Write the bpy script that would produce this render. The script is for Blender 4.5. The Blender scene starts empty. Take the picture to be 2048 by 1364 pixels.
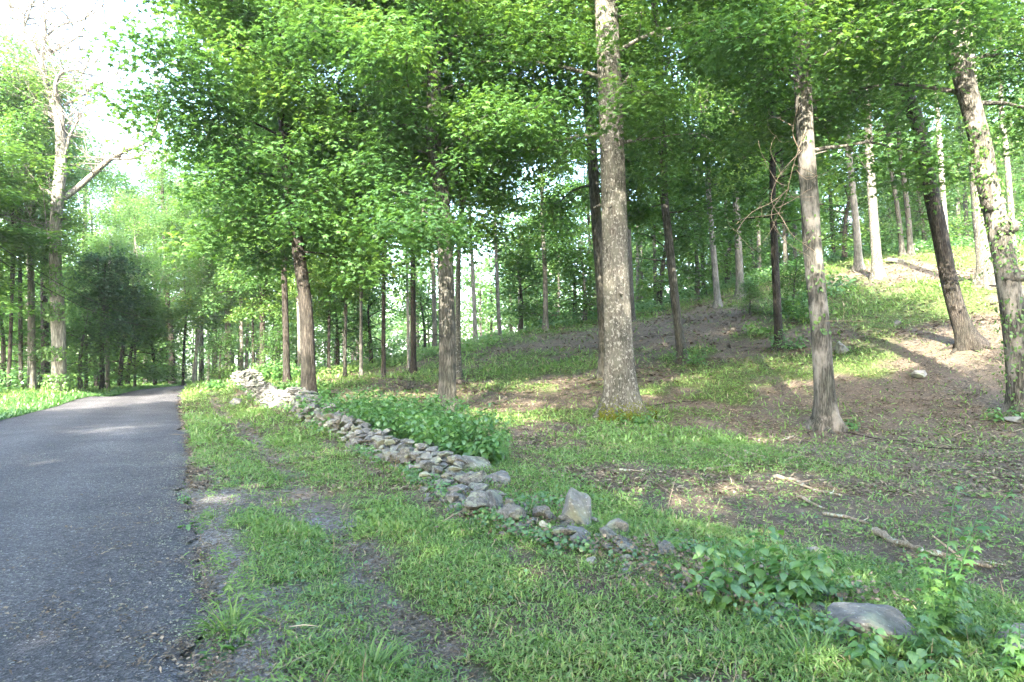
import bpy, bmesh, math, random
import numpy as np
from mathutils import Vector

# ------------------------------------------------------------------ camera, sky, sun
sc = bpy.context.scene
F = 1280.0                      # focal length in px of the 2048 px wide photo
CAMH = 1.6
HOR = 725.0
PITCH = math.atan((HOR - 682) / F)
cam = bpy.data.cameras.new('camera')
camo = bpy.data.objects.new('camera', cam)
sc.collection.objects.link(camo)
sc.camera = camo
camo.location = (0, 0, CAMH)
camo.rotation_euler = (math.radians(90) + PITCH, 0, 0)
cam.sensor_width = 36
cam.lens = 36 * F / 2048
cam.clip_start = 0.05
cam.clip_end = 2000

SUN_EL = math.radians(32)
SUN_AZ = math.radians(-14)      # light travels towards +Y, a little to the right; sun stands behind left
world = bpy.data.worlds.new('World'); sc.world = world
world.use_nodes = True
wn = world.node_tree
for n in list(wn.nodes): wn.nodes.remove(n)
sky = wn.nodes.new('ShaderNodeTexSky'); sky.sky_type = 'NISHITA'; sky.sun_disc = False
sky.sun_elevation = SUN_EL
bg = wn.nodes.new('ShaderNodeBackground'); bg.inputs[1].default_value = 0.15
wo = wn.nodes.new('ShaderNodeOutputWorld')
wn.links.new(sky.outputs[0], bg.inputs[0]); wn.links.new(bg.outputs[0], wo.inputs[0])
sky.air_density = 1.0; sky.dust_density = 2.5; sky.ozone_density = 1.0
travel = Vector((-math.sin(SUN_AZ) * math.cos(SUN_EL), math.cos(SUN_AZ) * math.cos(SUN_EL), -math.sin(SUN_EL)))
sl = bpy.data.lights.new('sun', 'SUN'); sl.energy = 3.0; sl.angle = math.radians(0.5); sl.color = (1.0, .92, .80)
so = bpy.data.objects.new('sun', sl); sc.collection.objects.link(so)
so.rotation_euler = travel.to_track_quat('-Z', 'Y').to_euler()
tosun = -travel
sky.sun_rotation = math.atan2(tosun.x, tosun.y)
sc.view_settings.view_transform = 'Standard'
sc.view_settings.look = 'None'
sc.view_settings.exposure = 3.85
sc.view_settings.gamma = 1.0
cy = sc.cycles
cy.max_bounces = 8; cy.diffuse_bounces = 5; cy.glossy_bounces = 2; cy.transmission_bounces = 5; cy.transparent_max_bounces = 4
cy.use_adaptive_sampling = True; cy.adaptive_threshold = 0.02
cy.sample_clamp_indirect = 6
try:
    cy.use_denoising = True; cy.denoiser = 'OPENIMAGEDENOISE'; cy.denoising_prefilter = 'NONE'
except Exception: pass

COL = sc.collection
rng = np.random.default_rng(7)
PI = math.pi

# ------------------------------------------------------------------ helpers
def px(u, v, d):
    """world point at forward distance d seen at photo pixel (u, v)"""
    cx, cyy = (u - 1024) / F, (682 - v) / F
    c, s = math.cos(PITCH), math.sin(PITCH)
    y = c - s * cyy; z = s + c * cyy
    return np.array([cx / y * d, d, CAMH + z / y * d])

def _lat(ix, iy, seed):
    n = (ix * 374761393 + iy * 668265263 + seed * 974634777) & 0xffffffff
    n = ((n ^ (n >> 13)) * 1274126177) & 0xffffffff
    return ((n ^ (n >> 16)) & 0xffff) / 65535.0
def vnoise(x, y, seed=0):
    x = np.asarray(x, float); y = np.asarray(y, float)
    ix = np.floor(x).astype(np.int64); iy = np.floor(y).astype(np.int64)
    fx = x - ix; fy = y - iy
    fx = fx * fx * (3 - 2 * fx); fy = fy * fy * (3 - 2 * fy)
    a = _lat(ix, iy, seed); b = _lat(ix + 1, iy, seed); c = _lat(ix, iy + 1, seed); d = _lat(ix + 1, iy + 1, seed)
    return (a * (1 - fx) + b * fx) * (1 - fy) + (c * (1 - fx) + d * fx) * fy
def fbm(x, y, sc_, seed=0, o=3):
    t = 0; w = 0
    for k in range(o):
        t = t + vnoise(np.asarray(x) / sc_ * 2 ** k + 17.3 * k, np.asarray(y) / sc_ * 2 ** k - 9.1 * k, seed + k) * .5 ** k
        w += .5 ** k
    return t / w
def sst(a, b, x):
    t = np.clip((np.asarray(x, float) - a) / (b - a), 0, 1)
    return t * t * (3 - 2 * t)

def quad_mesh(name, V, Q, attrs=None, mats=(), matidx=None, smooth=False):
    me = bpy.data.meshes.new(name)
    V = np.ascontiguousarray(V, np.float32); Q = np.ascontiguousarray(Q, np.int32)
    k = Q.shape[1]
    me.vertices.add(len(V)); me.vertices.foreach_set('co', V.ravel())
    me.loops.add(Q.size); me.loops.foreach_set('vertex_index', Q.ravel())
    me.polygons.add(len(Q))
    me.polygons.foreach_set('loop_start', np.arange(0, Q.size, k, dtype=np.int32))
    me.polygons.foreach_set('loop_total', np.full(len(Q), k, np.int32))
    for m in mats: me.materials.append(m)
    if matidx is not None: me.polygons.foreach_set('material_index', np.asarray(matidx, np.int32))
    me.polygons.foreach_set('use_smooth', np.full(len(Q), smooth, bool))
    if attrs:
        for an, av in attrs.items():
            a = me.attributes.new(an, 'FLOAT', 'POINT'); a.data.foreach_set('value', np.ascontiguousarray(av, np.float32))
    me.update(calc_edges=True)
    return me
def link(name, me, parent=None, loc=None):
    o = bpy.data.objects.new(name, me); COL.objects.link(o)
    if parent is not None: o.parent = parent
    if loc is not None: o.location = loc
    return o
def empty(name, loc=(0, 0, 0)):
    o = bpy.data.objects.new(name, None); COL.objects.link(o); o.location = loc; o.empty_display_size = .3
    return o
def tag(o, label=None, cat=None, group=None, kind=None):
    if label: o['label'] = label
    if cat: o['category'] = cat
    if group: o['group'] = group
    if kind: o['kind'] = kind
    return o

class Geo:
    """collects quads"""
    def __init__(s): s.V = []; s.Q = []; s.A = []; s.n = 0
    def add(s, V, Q, a=0.5):
        V = np.asarray(V, float); s.V.append(V); s.Q.append(np.asarray(Q) + s.n); s.n += len(V)
        s.A.append(np.broadcast_to(np.asarray(a, float), (len(V),)).copy())
    def mesh(s, name, mats, smooth=False):
        return quad_mesh(name, np.vstack(s.V), np.vstack(s.Q), {'var': np.concatenate(s.A)}, mats, None, smooth)

def tube(G, pts, rad, sides=8, a=.5, wob=0.0, seed=0, flare=None):
    pts = np.asarray(pts, float); n = len(pts)
    t = np.gradient(pts, axis=0); t /= np.linalg.norm(t, axis=1)[:, None] + 1e-9
    ref = np.array([1., 0, 0]) if abs(t[0][0]) < .8 else np.array([0, 1., 0])
    u = np.cross(t, ref); u /= np.linalg.norm(u, axis=1)[:, None] + 1e-9
    w = np.cross(t, u)
    th = np.arange(sides) / sides * 2 * PI
    R = np.asarray(rad, float)[:, None] * np.ones(sides)[None]
    if wob > 0:
        arc = np.concatenate([[0], np.cumsum(np.linalg.norm(np.diff(pts, axis=0), axis=1))])
        nn = vnoise(arc[:, None] * 1.3 + 0 * th[None], th[None] * 2 / PI * 2 + seed * 7.7, seed) - .5
        n2 = vnoise(arc[:, None] * 3.3 + 0 * th[None], np.abs(th[None] - PI) * 3 + seed * 3.7, seed + 5) - .5
        R = R * (1 + wob * (nn + .6 * n2))
    if flare is not None:
        R = R + flare[:, None] * (1 + .55 * np.cos(th * 5 + seed)[None] + .3 * np.cos(th * 3 + 2 * seed)[None])
    V = pts[:, None] + R[..., None] * (np.cos(th)[None, :, None] * u[:, None] + np.sin(th)[None, :, None] * w[:, None])
    i = np.arange(n - 1)[:, None] * sides; j = np.arange(sides)[None]; j2 = (j + 1) % sides
    Q = np.stack([i + j, i + j2, i + sides + j2, i + sides + j], -1).reshape(-1, 4)
    G.add(V.reshape(-1, 3), Q, a)

def smooth_path(pts, step=.35):
    """Catmull-Rom resample"""
    P = np.asarray(pts, float)
    P = np.vstack([2 * P[0] - P[1], P, 2 * P[-1] - P[-2]])
    out = []
    for i in range(1, len(P) - 2):
        L = np.linalg.norm(P[i + 1] - P[i]); k = max(2, int(L / step))
        t = np.linspace(0, 1, k, endpoint=False)[:, None]
        out.append(.5 * ((2 * P[i]) + (-P[i - 1] + P[i + 1]) * t + (2 * P[i - 1] - 5 * P[i] + 4 * P[i + 1] - P[i + 2]) * t ** 2
                         + (-P[i - 1] + 3 * P[i] - 3 * P[i + 1] + P[i + 2]) * t ** 3))
    out.append(P[-2][None])
    return np.vstack(out)

# leaf templates: (verts, quads); x = along the leaf, y = across, z = up
def T_rhomb():
    return np.array([[0, 0, 0], [.5, -.36, .05], [1, 0, -.05], [.5, .36, .05]]), np.array([[0, 1, 2, 3]])
def T_maple():
    tips = [(-1.95, .62), (-.85, .92), (0, 1.12), (.85, .92), (1.95, .62)]
    notch = [(-2.7, .22), (-1.35, .42), (-.42, .5), (.42, .5), (1.35, .42), (2.7, .22)]
    c = (.32, 0)
    V = [[c[0], 0, .03]]
    f = lambda a, r, z: [c[0] + r * .6 * math.cos(a), r * .6 * math.sin(a), z]
    for a, r in notch: V.append(f(a, r, 0.0))
    for a, r in tips: V.append(f(a, r, -.07))
    Q = [[0, 1 + k, 7 + k, 2 + k] for k in range(5)]
    return np.array(V), np.array(Q)
def T_blade():
    return np.array([[0, -.03, 0], [0, .03, 0], [.4, .10, .10], [.4, -.10, .10], [1, .008, .0], [1, -.008, .0]]), np.array([[0, 3, 2, 1], [3, 5, 4, 2]])
def T_ovate():
    V = []; Q = []
    prof = [(0, .02), (.12, .26), (.35, .36), (.65, .24), (1, .01)]
    for x, w in prof: V += [[x, -w, .06 * math.sin(x * 3)], [x, 0, -.02 + .05 * math.sin(x * 3)], [x, w, .06 * math.sin(x * 3)]]
    for k in range(4):
        b = k * 3
        Q += [[b, b + 3, b + 4, b + 1], [b + 1, b + 4, b + 5, b + 2]]
    V = np.array(V); V[:, 2] -= .18 * V[:, 0] ** 2
    return V, np.array(Q)
RH, MP, BL, OV = T_rhomb(), T_maple(), T_blade(), T_ovate()

def leaves(G, P, N, D, S, T, a):
    """place template T at points P with up-normals N, directions D, sizes S, random value a"""
    V0, Q0 = T
    D = D - N * np.sum(D * N, 1)[:, None]; D /= np.linalg.norm(D, axis=1)[:, None] + 1e-9
    B = np.cross(N, D)
    V = P[:, None] + S[:, None, None] * (V0[None, :, 0, None] * D[:, None] + V0[None, :, 1, None] * B[:, None] + V0[None, :, 2, None] * N[:, None])
    k = len(V0); Q = (np.arange(len(P)) * k)[:, None, None] + Q0[None]
    G.add(V.reshape(-1, 3), Q.reshape(-1, Q0.shape[1]), np.repeat(a, k))

def unit(v): return v / (np.linalg.norm(v, axis=-1, keepdims=True) + 1e-9)

# ------------------------------------------------------------------ materials
def newmat(name):
    m = bpy.data.materials.new(name); m.use_nodes = True
    nt = m.node_tree
    for n in list(nt.nodes): nt.nodes.remove(n)
    out = nt.nodes.new('ShaderNodeOutputMaterial')
    return m, nt, out
def ramp(nt, src, stops):
    r = nt.nodes.new('ShaderNodeValToRGB'); e = r.color_ramp.elements
    while len(e) < len(stops): e.new(.5)
    for k, (p, c) in enumerate(stops): e[k].position = p; e[k].color = (*c, 1)
    nt.links.new(src, r.inputs[0]); return r.outputs[0]
def noise(nt, vec, scale, detail=4, rough=.55):
    n = nt.nodes.new('ShaderNodeTexNoise'); n.inputs['Scale'].default_value = scale; n.inputs['Detail'].default_value = detail
    n.inputs['Roughness'].default_value = rough
    if vec is not None: nt.links.new(vec, n.inputs['Vector'])
    return n.outputs['Fac']
def coord(nt, scale=(1, 1, 1), kind='Object'):
    c = nt.nodes.new('ShaderNodeTexCoord'); m = nt.nodes.new('ShaderNodeMapping'); m.inputs['Scale'].default_value = scale
    nt.links.new(c.outputs[kind], m.inputs['Vector']); return m.outputs[0]
def mix(nt, fac, a, b):
    m = nt.nodes.new('ShaderNodeMix'); m.data_type = 'RGBA'
    if isinstance(fac, (int, float)): m.inputs['Factor'].default_value = fac
    else: nt.links.new(fac, m.inputs['Factor'])
    for k, v in (('A', a), ('B', b)):
        s = [i for i in m.inputs if i.name == k and i.type == 'RGBA'][0]
        if isinstance(v, tuple): s.default_value = (*v, 1)
        else: nt.links.new(v, s)
    return [o for o in m.outputs if o.type == 'RGBA'][0]
def math_(nt, op, a, b=None):
    m = nt.nodes.new('ShaderNodeMath'); m.operation = op
    for k, v in ((0, a), (1, b)):
        if v is None: continue
        if isinstance(v, (int, float)): m.inputs[k].default_value = v
        else: nt.links.new(v, m.inputs[k])
    return m.outputs[0]
def attr(nt, name):
    a = nt.nodes.new('ShaderNodeAttribute'); a.attribute_name = name; return a.outputs['Fac']
def bump(nt, h, strength, dist):
    b = nt.nodes.new('ShaderNodeBump'); b.inputs['Strength'].default_value = strength; b.inputs['Distance'].default_value = dist
    nt.links.new(h, b.inputs['Height']); return b.outputs[0]
def principled(nt, out, col, rough=.85, normal=None, spec=.3):
    p = nt.nodes.new('ShaderNodeBsdfPrincipled')
    if isinstance(col, tuple): p.inputs['Base Color'].default_value = (*col, 1)
    else: nt.links.new(col, p.inputs['Base Color'])
    p.inputs['Roughness'].default_value = rough; p.inputs['Specular IOR Level'].default_value = spec
    if normal is not None: nt.links.new(normal, p.inputs['Normal'])
    nt.links.new(p.outputs[0], out.inputs[0]); return p

def leafmat(name, stops, tr=.45, trgain=(1.9, 1.75, .9), gloss=.04):
    m, nt, out = newmat(name)
    a = attr(nt, 'var')
    col = ramp(nt, a, stops)
    v = nt.nodes.new('ShaderNodeVectorMath'); v.operation = 'MULTIPLY'; v.inputs[1].default_value = trgain
    nt.links.new(col, v.inputs[0])
    d = nt.nodes.new('ShaderNodeBsdfDiffuse'); nt.links.new(col, d.inputs[0])
    t = nt.nodes.new('ShaderNodeBsdfTranslucent'); nt.links.new(v.outputs[0], t.inputs[0])
    ms = nt.nodes.new('ShaderNodeMixShader'); ms.inputs[0].default_value = tr
    nt.links.new(d.outputs[0], ms.inputs[1]); nt.links.new(t.outputs[0], ms.inputs[2])
    g = nt.nodes.new('ShaderNodeBsdfGlossy'); g.inputs['Roughness'].default_value = .42
    m2 = nt.nodes.new('ShaderNodeMixShader'); m2.inputs[0].default_value = gloss
    nt.links.new(ms.outputs[0], m2.inputs[1]); nt.links.new(g.outputs[0], m2.inputs[2])
    nt.links.new(m2.outputs[0], out.inputs[0])
    return m
M = {}
M['leaf_maple'] = leafmat('maple leaf', [(0, (.042, .108, .034)), (.5, (.074, .165, .042)), (.85, (.12, .215, .048)), (1, (.20, .26, .05))], trgain=(1.75, 1.6, .85))
M['leaf_mid'] = leafmat('woodland leaf', [(0, (.042, .108, .034)), (.5, (.075, .165, .042)), (1, (.14, .235, .055))], trgain=(1.75, 1.6, .85))
M['leaf_light'] = leafmat('light airy leaf', [(0, (.06, .145, .06)), (.5, (.10, .195, .075)), (1, (.16, .255, .09))], tr=.5)
M['leaf_dark'] = leafmat('dark evergreen leaf', [(0, (.028, .075, .03)), (1, (.055, .125, .042))], tr=.2)
M['grass'] = leafmat('grass blade', [(0, (.095, .18, .04)), (.5, (.155, .275, .068)), (.83, (.22, .34, .105)), (.92, (.26, .26, .12)), (1, (.34, .28, .19))], tr=.35, trgain=(1.3, 1.3, .9))
M['herb'] = leafmat('herb leaf', [(0, (.050, .145, .038)), (.6, (.09, .205, .05)), (1, (.15, .28, .06))], tr=.35, trgain=(1.3, 1.4, .8), gloss=.08)
M['ivy'] = leafmat('ivy leaf', [(0, (.05, .12, .03)), (1, (.12, .22, .05))], tr=.3)
M['litter'] = leafmat('dry litter', [(0, (.09, .068, .045)), (.45, (.145, .115, .080)), (.8, (.22, .178, .125)), (1, (.38, .31, .21))], tr=.08, gloss=.03, trgain=(1, 1, 1))

def barkmat(name, lo, hi, sc_=1.0, patch=None, lichen=None):
    m, nt, out = newmat(name)
    v = coord(nt, (9 * sc_, 9 * sc_, 1.6 * sc_))
    n1 = noise(nt, v, 2.2, 6, .7)
    n2 = noise(nt, coord(nt, (16 * sc_, 16 * sc_, 1.9 * sc_)), 1.5, 3, .6)
    rid = math_(nt, 'MULTIPLY', math_(nt, 'ABSOLUTE', math_(nt, 'SUBTRACT', n2, .5)), 3.2)
    h = math_(nt, 'ADD', n1, rid)
    n3 = noise(nt, coord(nt, (1.2, 1.2, .8)), 1.5, 4, .6)
    col = ramp(nt, h, [(.50, lo), (1.0, hi)])
    dk = nt.nodes.new('ShaderNodeVectorMath'); dk.operation = 'MULTIPLY'; nt.links.new(col, dk.inputs[0])
    nt.links.new(ramp(nt, n3, [(.35, (.62, .66, .60)), (.62, (1.15, 1.12, 1.08))]), dk.inputs[1]); col = dk.outputs[0]
    if patch:
        pn = noise(nt, coord(nt, (1.3, 1.3, .6)), 2.0, 5, .6)
        col = mix(nt, ramp(nt, pn, [(.50, (0, 0, 0)), (.62, (1, 1, 1))]), col, patch)
    if lichen:
        pn = noise(nt, coord(nt, (7, 7, 5)), 2.5, 4, .6)
        col = mix(nt, ramp(nt, pn, [(.55, (0, 0, 0)), (.62, (1, 1, 1))]), col, lichen)
    principled(nt, out, col, .9, bump(nt, h, .9, .03), .15)
    return m
M['bark_oak'] = barkmat('pale oak bark', (.065, .06, .05), (.20, .19, .165), 1.3, (.14, .135, .105), (.30, .29, .25))
M['bark_maple'] = barkmat('brown maple bark', (.042, .040, .034), (.150, .145, .128))
M['bark_dark'] = barkmat('dark bark', (.025, .022, .019), (.085, .076, .065))
M['bark_pale'] = barkmat('pale grey bark', (.10, .095, .085), (.25, .24, .215), .8)
M['bark_white'] = barkmat('weathered barkless wood', (.19, .175, .16), (.46, .43, .40), .6)
M['bark_dead'] = barkmat('bare dead wood', (.12, .112, .10), (.36, .34, .31), .6)
M['bark_shag'] = barkmat('patchy bark', (.05, .047, .04), (.17, .16, .14), .9, (.25, .23, .195))
M['twig'] = barkmat('dry twig', (.22, .17, .12), (.45, .36, .27), 2)
M['lichen_wood'] = barkmat('lichen covered wood', (.30, .24, .175), (.55, .45, .35), 2.5, None, (.52, .58, .46))

def rockmat():
    m, nt, out = newmat('field stone')
    oi = nt.nodes.new('ShaderNodeObjectInfo')
    v = coord(nt, (1, 1, 1)); 
    add = nt.nodes.new('ShaderNodeVectorMath'); add.operation = 'ADD'; nt.links.new(v, add.inputs[0]); nt.links.new(oi.outputs['Location'], add.inputs[1])
    vv = add.outputs[0]
    n1 = noise(nt, vv, 6, 8, .65); n2 = noise(nt, vv, 2.2, 4, .6); n3 = noise(nt, vv, 30, 4, .6)
    col = ramp(nt, n1, [(.3, (.07, .07, .064)), (.55, (.165, .162, .148)), (.75, (.27, .268, .25))])
    col = mix(nt, ramp(nt, n2, [(.5, (0, 0, 0)), (.62, (1, 1, 1))]), col, (.24, .26, .19))
    col = mix(nt, ramp(nt, n3, [(.60, (0, 0, 0)), (.68, (1, 1, 1))]), col, (.32, .33, .30))
    mn = noise(nt, vv, 3.1, 5, .7)
    col = mix(nt, ramp(nt, mn, [(.64, (0, 0, 0)), (.70, (1, 1, 1))]), col, (.17, .19, .06))
    h = math_(nt, 'ADD', n1, math_(nt, 'MULTIPLY', n3, .4))
    principled(nt, out, col, .9, bump(nt, h, .8, .04), .2)
    return m
M['rock'] = rockmat()

# ------------------------------------------------------------------ terrain
REp = [(480, 1364), (425, 1100), (400, 1000), (385, 900), (372, 850), (363, 812), (366, 792), (384, 776), (420, 768)]
LEp = [(0, 838), (110, 811), (200, 795), (290, 780), (372, 767)]
def flat(u, v):
    d = CAMH * F / (v - HOR); return ((u - 1024) / F * d, d)
RE = [flat(*p) for p in REp]; LE = [flat(*p) for p in LEp]
# continuation behind the camera and past the bend
RE = [(33.8, -60), (8.0, -15), (3.0, -5), (.33, 0)] + RE + [(-21.5, 54), (-17.5, 64), (-9, 80), (8, 100)]
LE = [(26.5, -60), (1.8, -15), (-3.0, -5), (-5.3, 0), (-8.4, 7)] + LE + [(-27.5, 57), (-24.5, 68), (-15, 86), (3, 106)]
REa = np.array(RE); LEa = np.array(LE)
def xr(y): return np.interp(y, REa[:, 1], REa[:, 0])
def xl(y): return np.interp(y, LEa[:, 1], LEa[:, 0])
WLp = [(2300, 1420), (2040, 1330), (1750, 1275), (1500, 1180), (1300, 1112), (1150, 1072), (985, 1018), (880, 950), (800, 922), (720, 890), (650, 866), (580, 826)]
WL = [flat(*p) for p in WLp] + [tuple(px(520, 795, 25.5)[:2]), tuple(px(478, 775, 31)[:2])]
WLa = np.array(WL)
def xw(y):
    return np.interp(y, WLa[:, 1], WLa[:, 0])

ctrl = []
def C(u, v, d): ctrl.append(px(u, v, d))
for p in RE[2:13]: ctrl.append(np.array([p[0] - 1, p[1], 0]))
for p in LE[2:10]: ctrl.append(np.array([p[0] - .5, p[1], 0]))
ctrl += [np.array(p, float) for p in [(0, 0, 0), (6, -6, .1), (14, -10, .4), (-12, -8, .1), (-25, -20, 0.3), (20, -30, 1), (-2, -30, 0),
    (6, 3, 0.05), (12, 5, .35), (-14, 8, .05), (-20, 16, .2), (-30, 25, .5), (-45, 20, 1), (-45, -20, .8), (40, -20, 3)]]
for t in [(1245, 838, 17), (895, 824, 18), (618, 808, 19), (1655, 858, 15), (2045, 828, 15), (1210, 755, 24), (1365, 727, 25), (1558, 697, 25),
          (1940, 692, 20), (1975, 568, 27), (1755, 557, 33), (1715, 540, 36), (1810, 512, 38), (1480, 597, 37), (1435, 614, 35), (1265, 643, 37),
          (1090, 662, 41), (1000, 684, 39), (950, 690, 42), (870, 706, 43), (827, 749, 31), (767, 757, 30), (722, 756, 32), (640, 757, 36),
          (575, 762, 27), (525, 752, 36), (120, 786, 28), (1300, 950, 9), (2048, 1000, 8), (1500, 905, 11.2), (2048, 1364, 3.3), (2048, 900, 11.5),
          (520, 795, 25.5), (478, 775, 31), (580, 826, 20), (2048, 485, 50), (1700, 522, 52), (1400, 592, 52), (1290, 622, 48), (1100, 654, 50), (2300, 560, 30), (2300, 700, 18), (2300, 900, 10)]:
    C(*t)
for t in [(60, 60, 14), (40, 75, 11), (25, 75, 6), (10, 75, 2.2), (-5, 70, .6), (-20, 60, -.2), (-40, 60, 0), (-60, 60, .5), (-15, 48, .6), (-60, 110, -1), (0, 120, -2), (60, 120, 6),
          (110, 60, 22), (110, 120, 16), (-110, 60, 1), (-110, -40, 1), (110, -40, 9), (0, -60, 0), (-20, 45, -.2), (-28, 50, -.1)]:
    ctrl.append(np.array(t, float))
CT = np.array(ctrl)
def _K(r2): return np.where(r2 > 1e-9, .5 * r2 * np.log(np.maximum(r2, 1e-9)), 0)
_n = len(CT); _A = np.zeros((_n + 3, _n + 3))
_A[:_n, :_n] = _K(((CT[:, None, :2] - CT[None, :, :2]) ** 2).sum(-1)) + np.eye(_n) * .8
_A[:_n, _n:] = np.column_stack([np.ones(_n), CT[:, :2]]); _A[_n:, :_n] = _A[:_n, _n:].T
_W = np.linalg.solve(_A, np.concatenate([CT[:, 2], [0, 0, 0]]))
def base_h(x, y):
    x = np.clip(np.asarray(x, float), -115, 115); y = np.clip(np.asarray(y, float), -60, 125)
    sh = np.broadcast(x, y).shape
    xf = np.broadcast_to(x, sh).ravel(); yf = np.broadcast_to(y, sh).ravel()
    out = np.empty(len(xf))
    for s in range(0, len(xf), 40000):
        a = xf[s:s + 40000]; b = yf[s:s + 40000]
        r2 = (a[:, None] - CT[None, :, 0]) ** 2 + (b[:, None] - CT[None, :, 1]) ** 2
        out[s:s + 40000] = _K(r2) @ _W[:_n] + _W[_n] + _W[_n + 1] * a + _W[_n + 2] * b
    return out.reshape(sh)
def H(x, y, under_road=True):
    x = np.asarray(x, float); y = np.asarray(y, float)
    z = base_h(x, y)
    r = (x - xr(y)) * .88; l = (xl(y) - x) * .88
    s = np.maximum(r, l)            # >0 off the road
    near = sst(90, 60, y) 
    # shallow ditch and a low bank on the wall side
    z = z - .10 * np.exp(-((r - 1.1) / .45) ** 2) * near * sst(35, 15, y)
    z = z + .10 * np.exp(-((r - 2.9) / .8) ** 2) * sst(10, 17, y) * sst(35, 20, y)
    rough = sst(.2, 1.5, s)
    z = z + rough * ((fbm(x, y, 2.2, 3) - .5) * .12 + (fbm(x, y, .5, 9) - .5) * .045)
    z = z - .06 * sst(0.25, -.25, s) * (1 if under_road else 0)
    return z
def Hp(x, y): return float(H(np.array([x]), np.array([y]))[0])

def grassmask(x, y):
    r = (x - xr(y)) * .88; w = (x - xw(y)) * .85
    l = (xl(y) - x) * .88
    n = fbm(x, y, 1.1, 21); n2 = fbm(x, y, 3.5, 31); n3 = fbm(x, y, .35, 41)
    verge = np.where(y > 10, sst(-.15, .1, r), sst(.05, .5, r)) * (0.25 + .70 * sst(.34, .56, n * .6 + n3 * .3 + .1 + .05 * sst(1.5, 3, r)))
    rw = r + (n2 - .5) * .30 + (n3 - .5) * .22
    verge = np.maximum(verge, .48 * sst(.45, .6, r)) * (1 - .78 * np.exp(-((rw - 1.17) / .19) ** 2)) * (1 - .8 * np.exp(-((rw - 2.3) / .22) ** 2) * sst(.42, .55, n))
    verge = verge * (1 - .6 * sst(.54, .66, fbm(x, y, 1.0, 77)))
    strip = sst(1.9, 1.1, w) * sst(14, 7, y)             # lush strip just behind the tumbled wall
    strip = np.maximum(strip, sst(2.6, 1.8, w) * sst(5, 3.2, y))
    wood = .62 * sst(.50, .62, n2 * .7 + n * .3) + .13
    # greener swathes on the slope
    wood = np.maximum(wood, .85 * np.exp(-(((x - 1.2) / 4.2) ** 2 + ((y - 27) / 6) ** 2)) * sst(.40, .52, n * .5 + n2 * .5) )
    wood = np.maximum(wood, .9 * sst(42, 50, y) * sst(8, 2, x))
    wood = np.maximum(wood, .8 * sst(33, 40, y) * sst(.40, .5, n))
    wood = np.maximum(wood, .85 * sst(12, 15, x) * sst(23, 26, y) * sst(.38, .5, n2))
    wood = np.maximum(wood, .75 * np.exp(-(((x - 10) / 3.5) ** 2 + ((y - 22.5) / 2.2) ** 2)) * sst(.40, .5, n))
    right = np.maximum(wood, strip)
    g = np.where(w < -.1, verge, right)
    left = sst(.05, .5, l) * .95
    g = np.where(l > 0, left, g)
    g = np.where((l <= 0) & (r <= 0), 0, g)
    return np.clip(g, 0, 1)

def axis(lo, hi, c, fine, growth):
    out = [c]; s = fine
    while out[-1] < hi: out.append(out[-1] + s); s *= growth
    lft = [c]; s = fine
    while lft[-1] > lo: lft.append(lft[-1] - s); s *= growth
    return np.array(lft[::-1][:-1] + out)
gx = axis(-420, 420, 0.0, .085, 1.012); gy = axis(-90, 700, 4.5, .085, 1.012)
X, Y = np.meshgrid(gx, gy, indexing='ij')
Z = H(X, Y)
far = sst(130, 260, np.hypot(X, Y)); Z = Z * (1 - far) + (-1.0) * far
nx, ny = X.shape
ii = (np.arange(nx - 1)[:, None] * ny + np.arange(ny - 1)[None])
Q = np.stack([ii, ii + ny, ii + ny + 1, ii + 1], -1).reshape(-1, 4)
gm = grassmask(X, Y)
RR = (X - xr(Y)) * .88
gravel = .45 * np.exp(-((RR - 1.17) / .3) ** 2) + sst(12, 8, Y) * sst(1.3, .3, RR) * sst(-1.5, 0, RR) * .9 + sst(.55, .68, fbm(X, Y, 1.6, 77)) * sst(3.2, 2.0, RR) * .8
def groundmat():
    m, nt, out = newmat('woodland ground')
    v = coord(nt, (1, 1, 1))
    g = attr(nt, 'green'); gr = attr(nt, 'gravel')
    n1 = noise(nt, v, 1.7, 6, .65); n2 = noise(nt, v, 14, 6, .7); n3 = noise(nt, v, 70, 3, .7)
    soil = ramp(nt, n2, [(.30, (.055, .046, .034)), (.5, (.110, .093, .070)), (.68, (.18, .153, .115))])
    soil = mix(nt, ramp(nt, n1, [(.40, (0, 0, 0)), (.62, (.8, .8, .8))]), soil, (.15, .118, .092))
    fl = nt.nodes.new('ShaderNodeTexVoronoi'); fl.inputs['Scale'].default_value = 24; nt.links.new(v, fl.inputs['Vector'])
    soil = mix(nt, ramp(nt, fl.outputs['Color'], [(.78, (0, 0, 0)), (.86, (.7, .7, .7))]), soil, (.25, .20, .145))
    st = nt.nodes.new('ShaderNodeTexVoronoi'); st.inputs['Scale'].default_value = 45; nt.links.new(v, st.inputs['Vector'])
    stone = ramp(nt, st.outputs['Color'], [(0, (.10, .098, .095)), (.5, (.21, .20, .195)), (1, (.38, .37, .36))])
    col = mix(nt, math_(nt, 'MULTIPLY', gr, ramp(nt, n2, [(.35, (0, 0, 0)), (.55, (1, 1, 1))])), soil, stone)
    green = ramp(nt, n2, [(.3, (.040, .060, .020)), (.5, (.075, .11, .032)), (.7, (.12, .155, .052))])
    gf = math_(nt, 'MULTIPLY', g, math_(nt, 'ADD', n2, .42))
    col = mix(nt, ramp(nt, gf, [(.15, (0, 0, 0)), (.6, (.85, .85, .85))]), col, green)
    h = math_(nt, 'ADD', n2, math_(nt, 'MULTIPLY', n3, .5))
    principled(nt, out, col, .95, bump(nt, h, .8, .05), .1)
    return m
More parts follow.
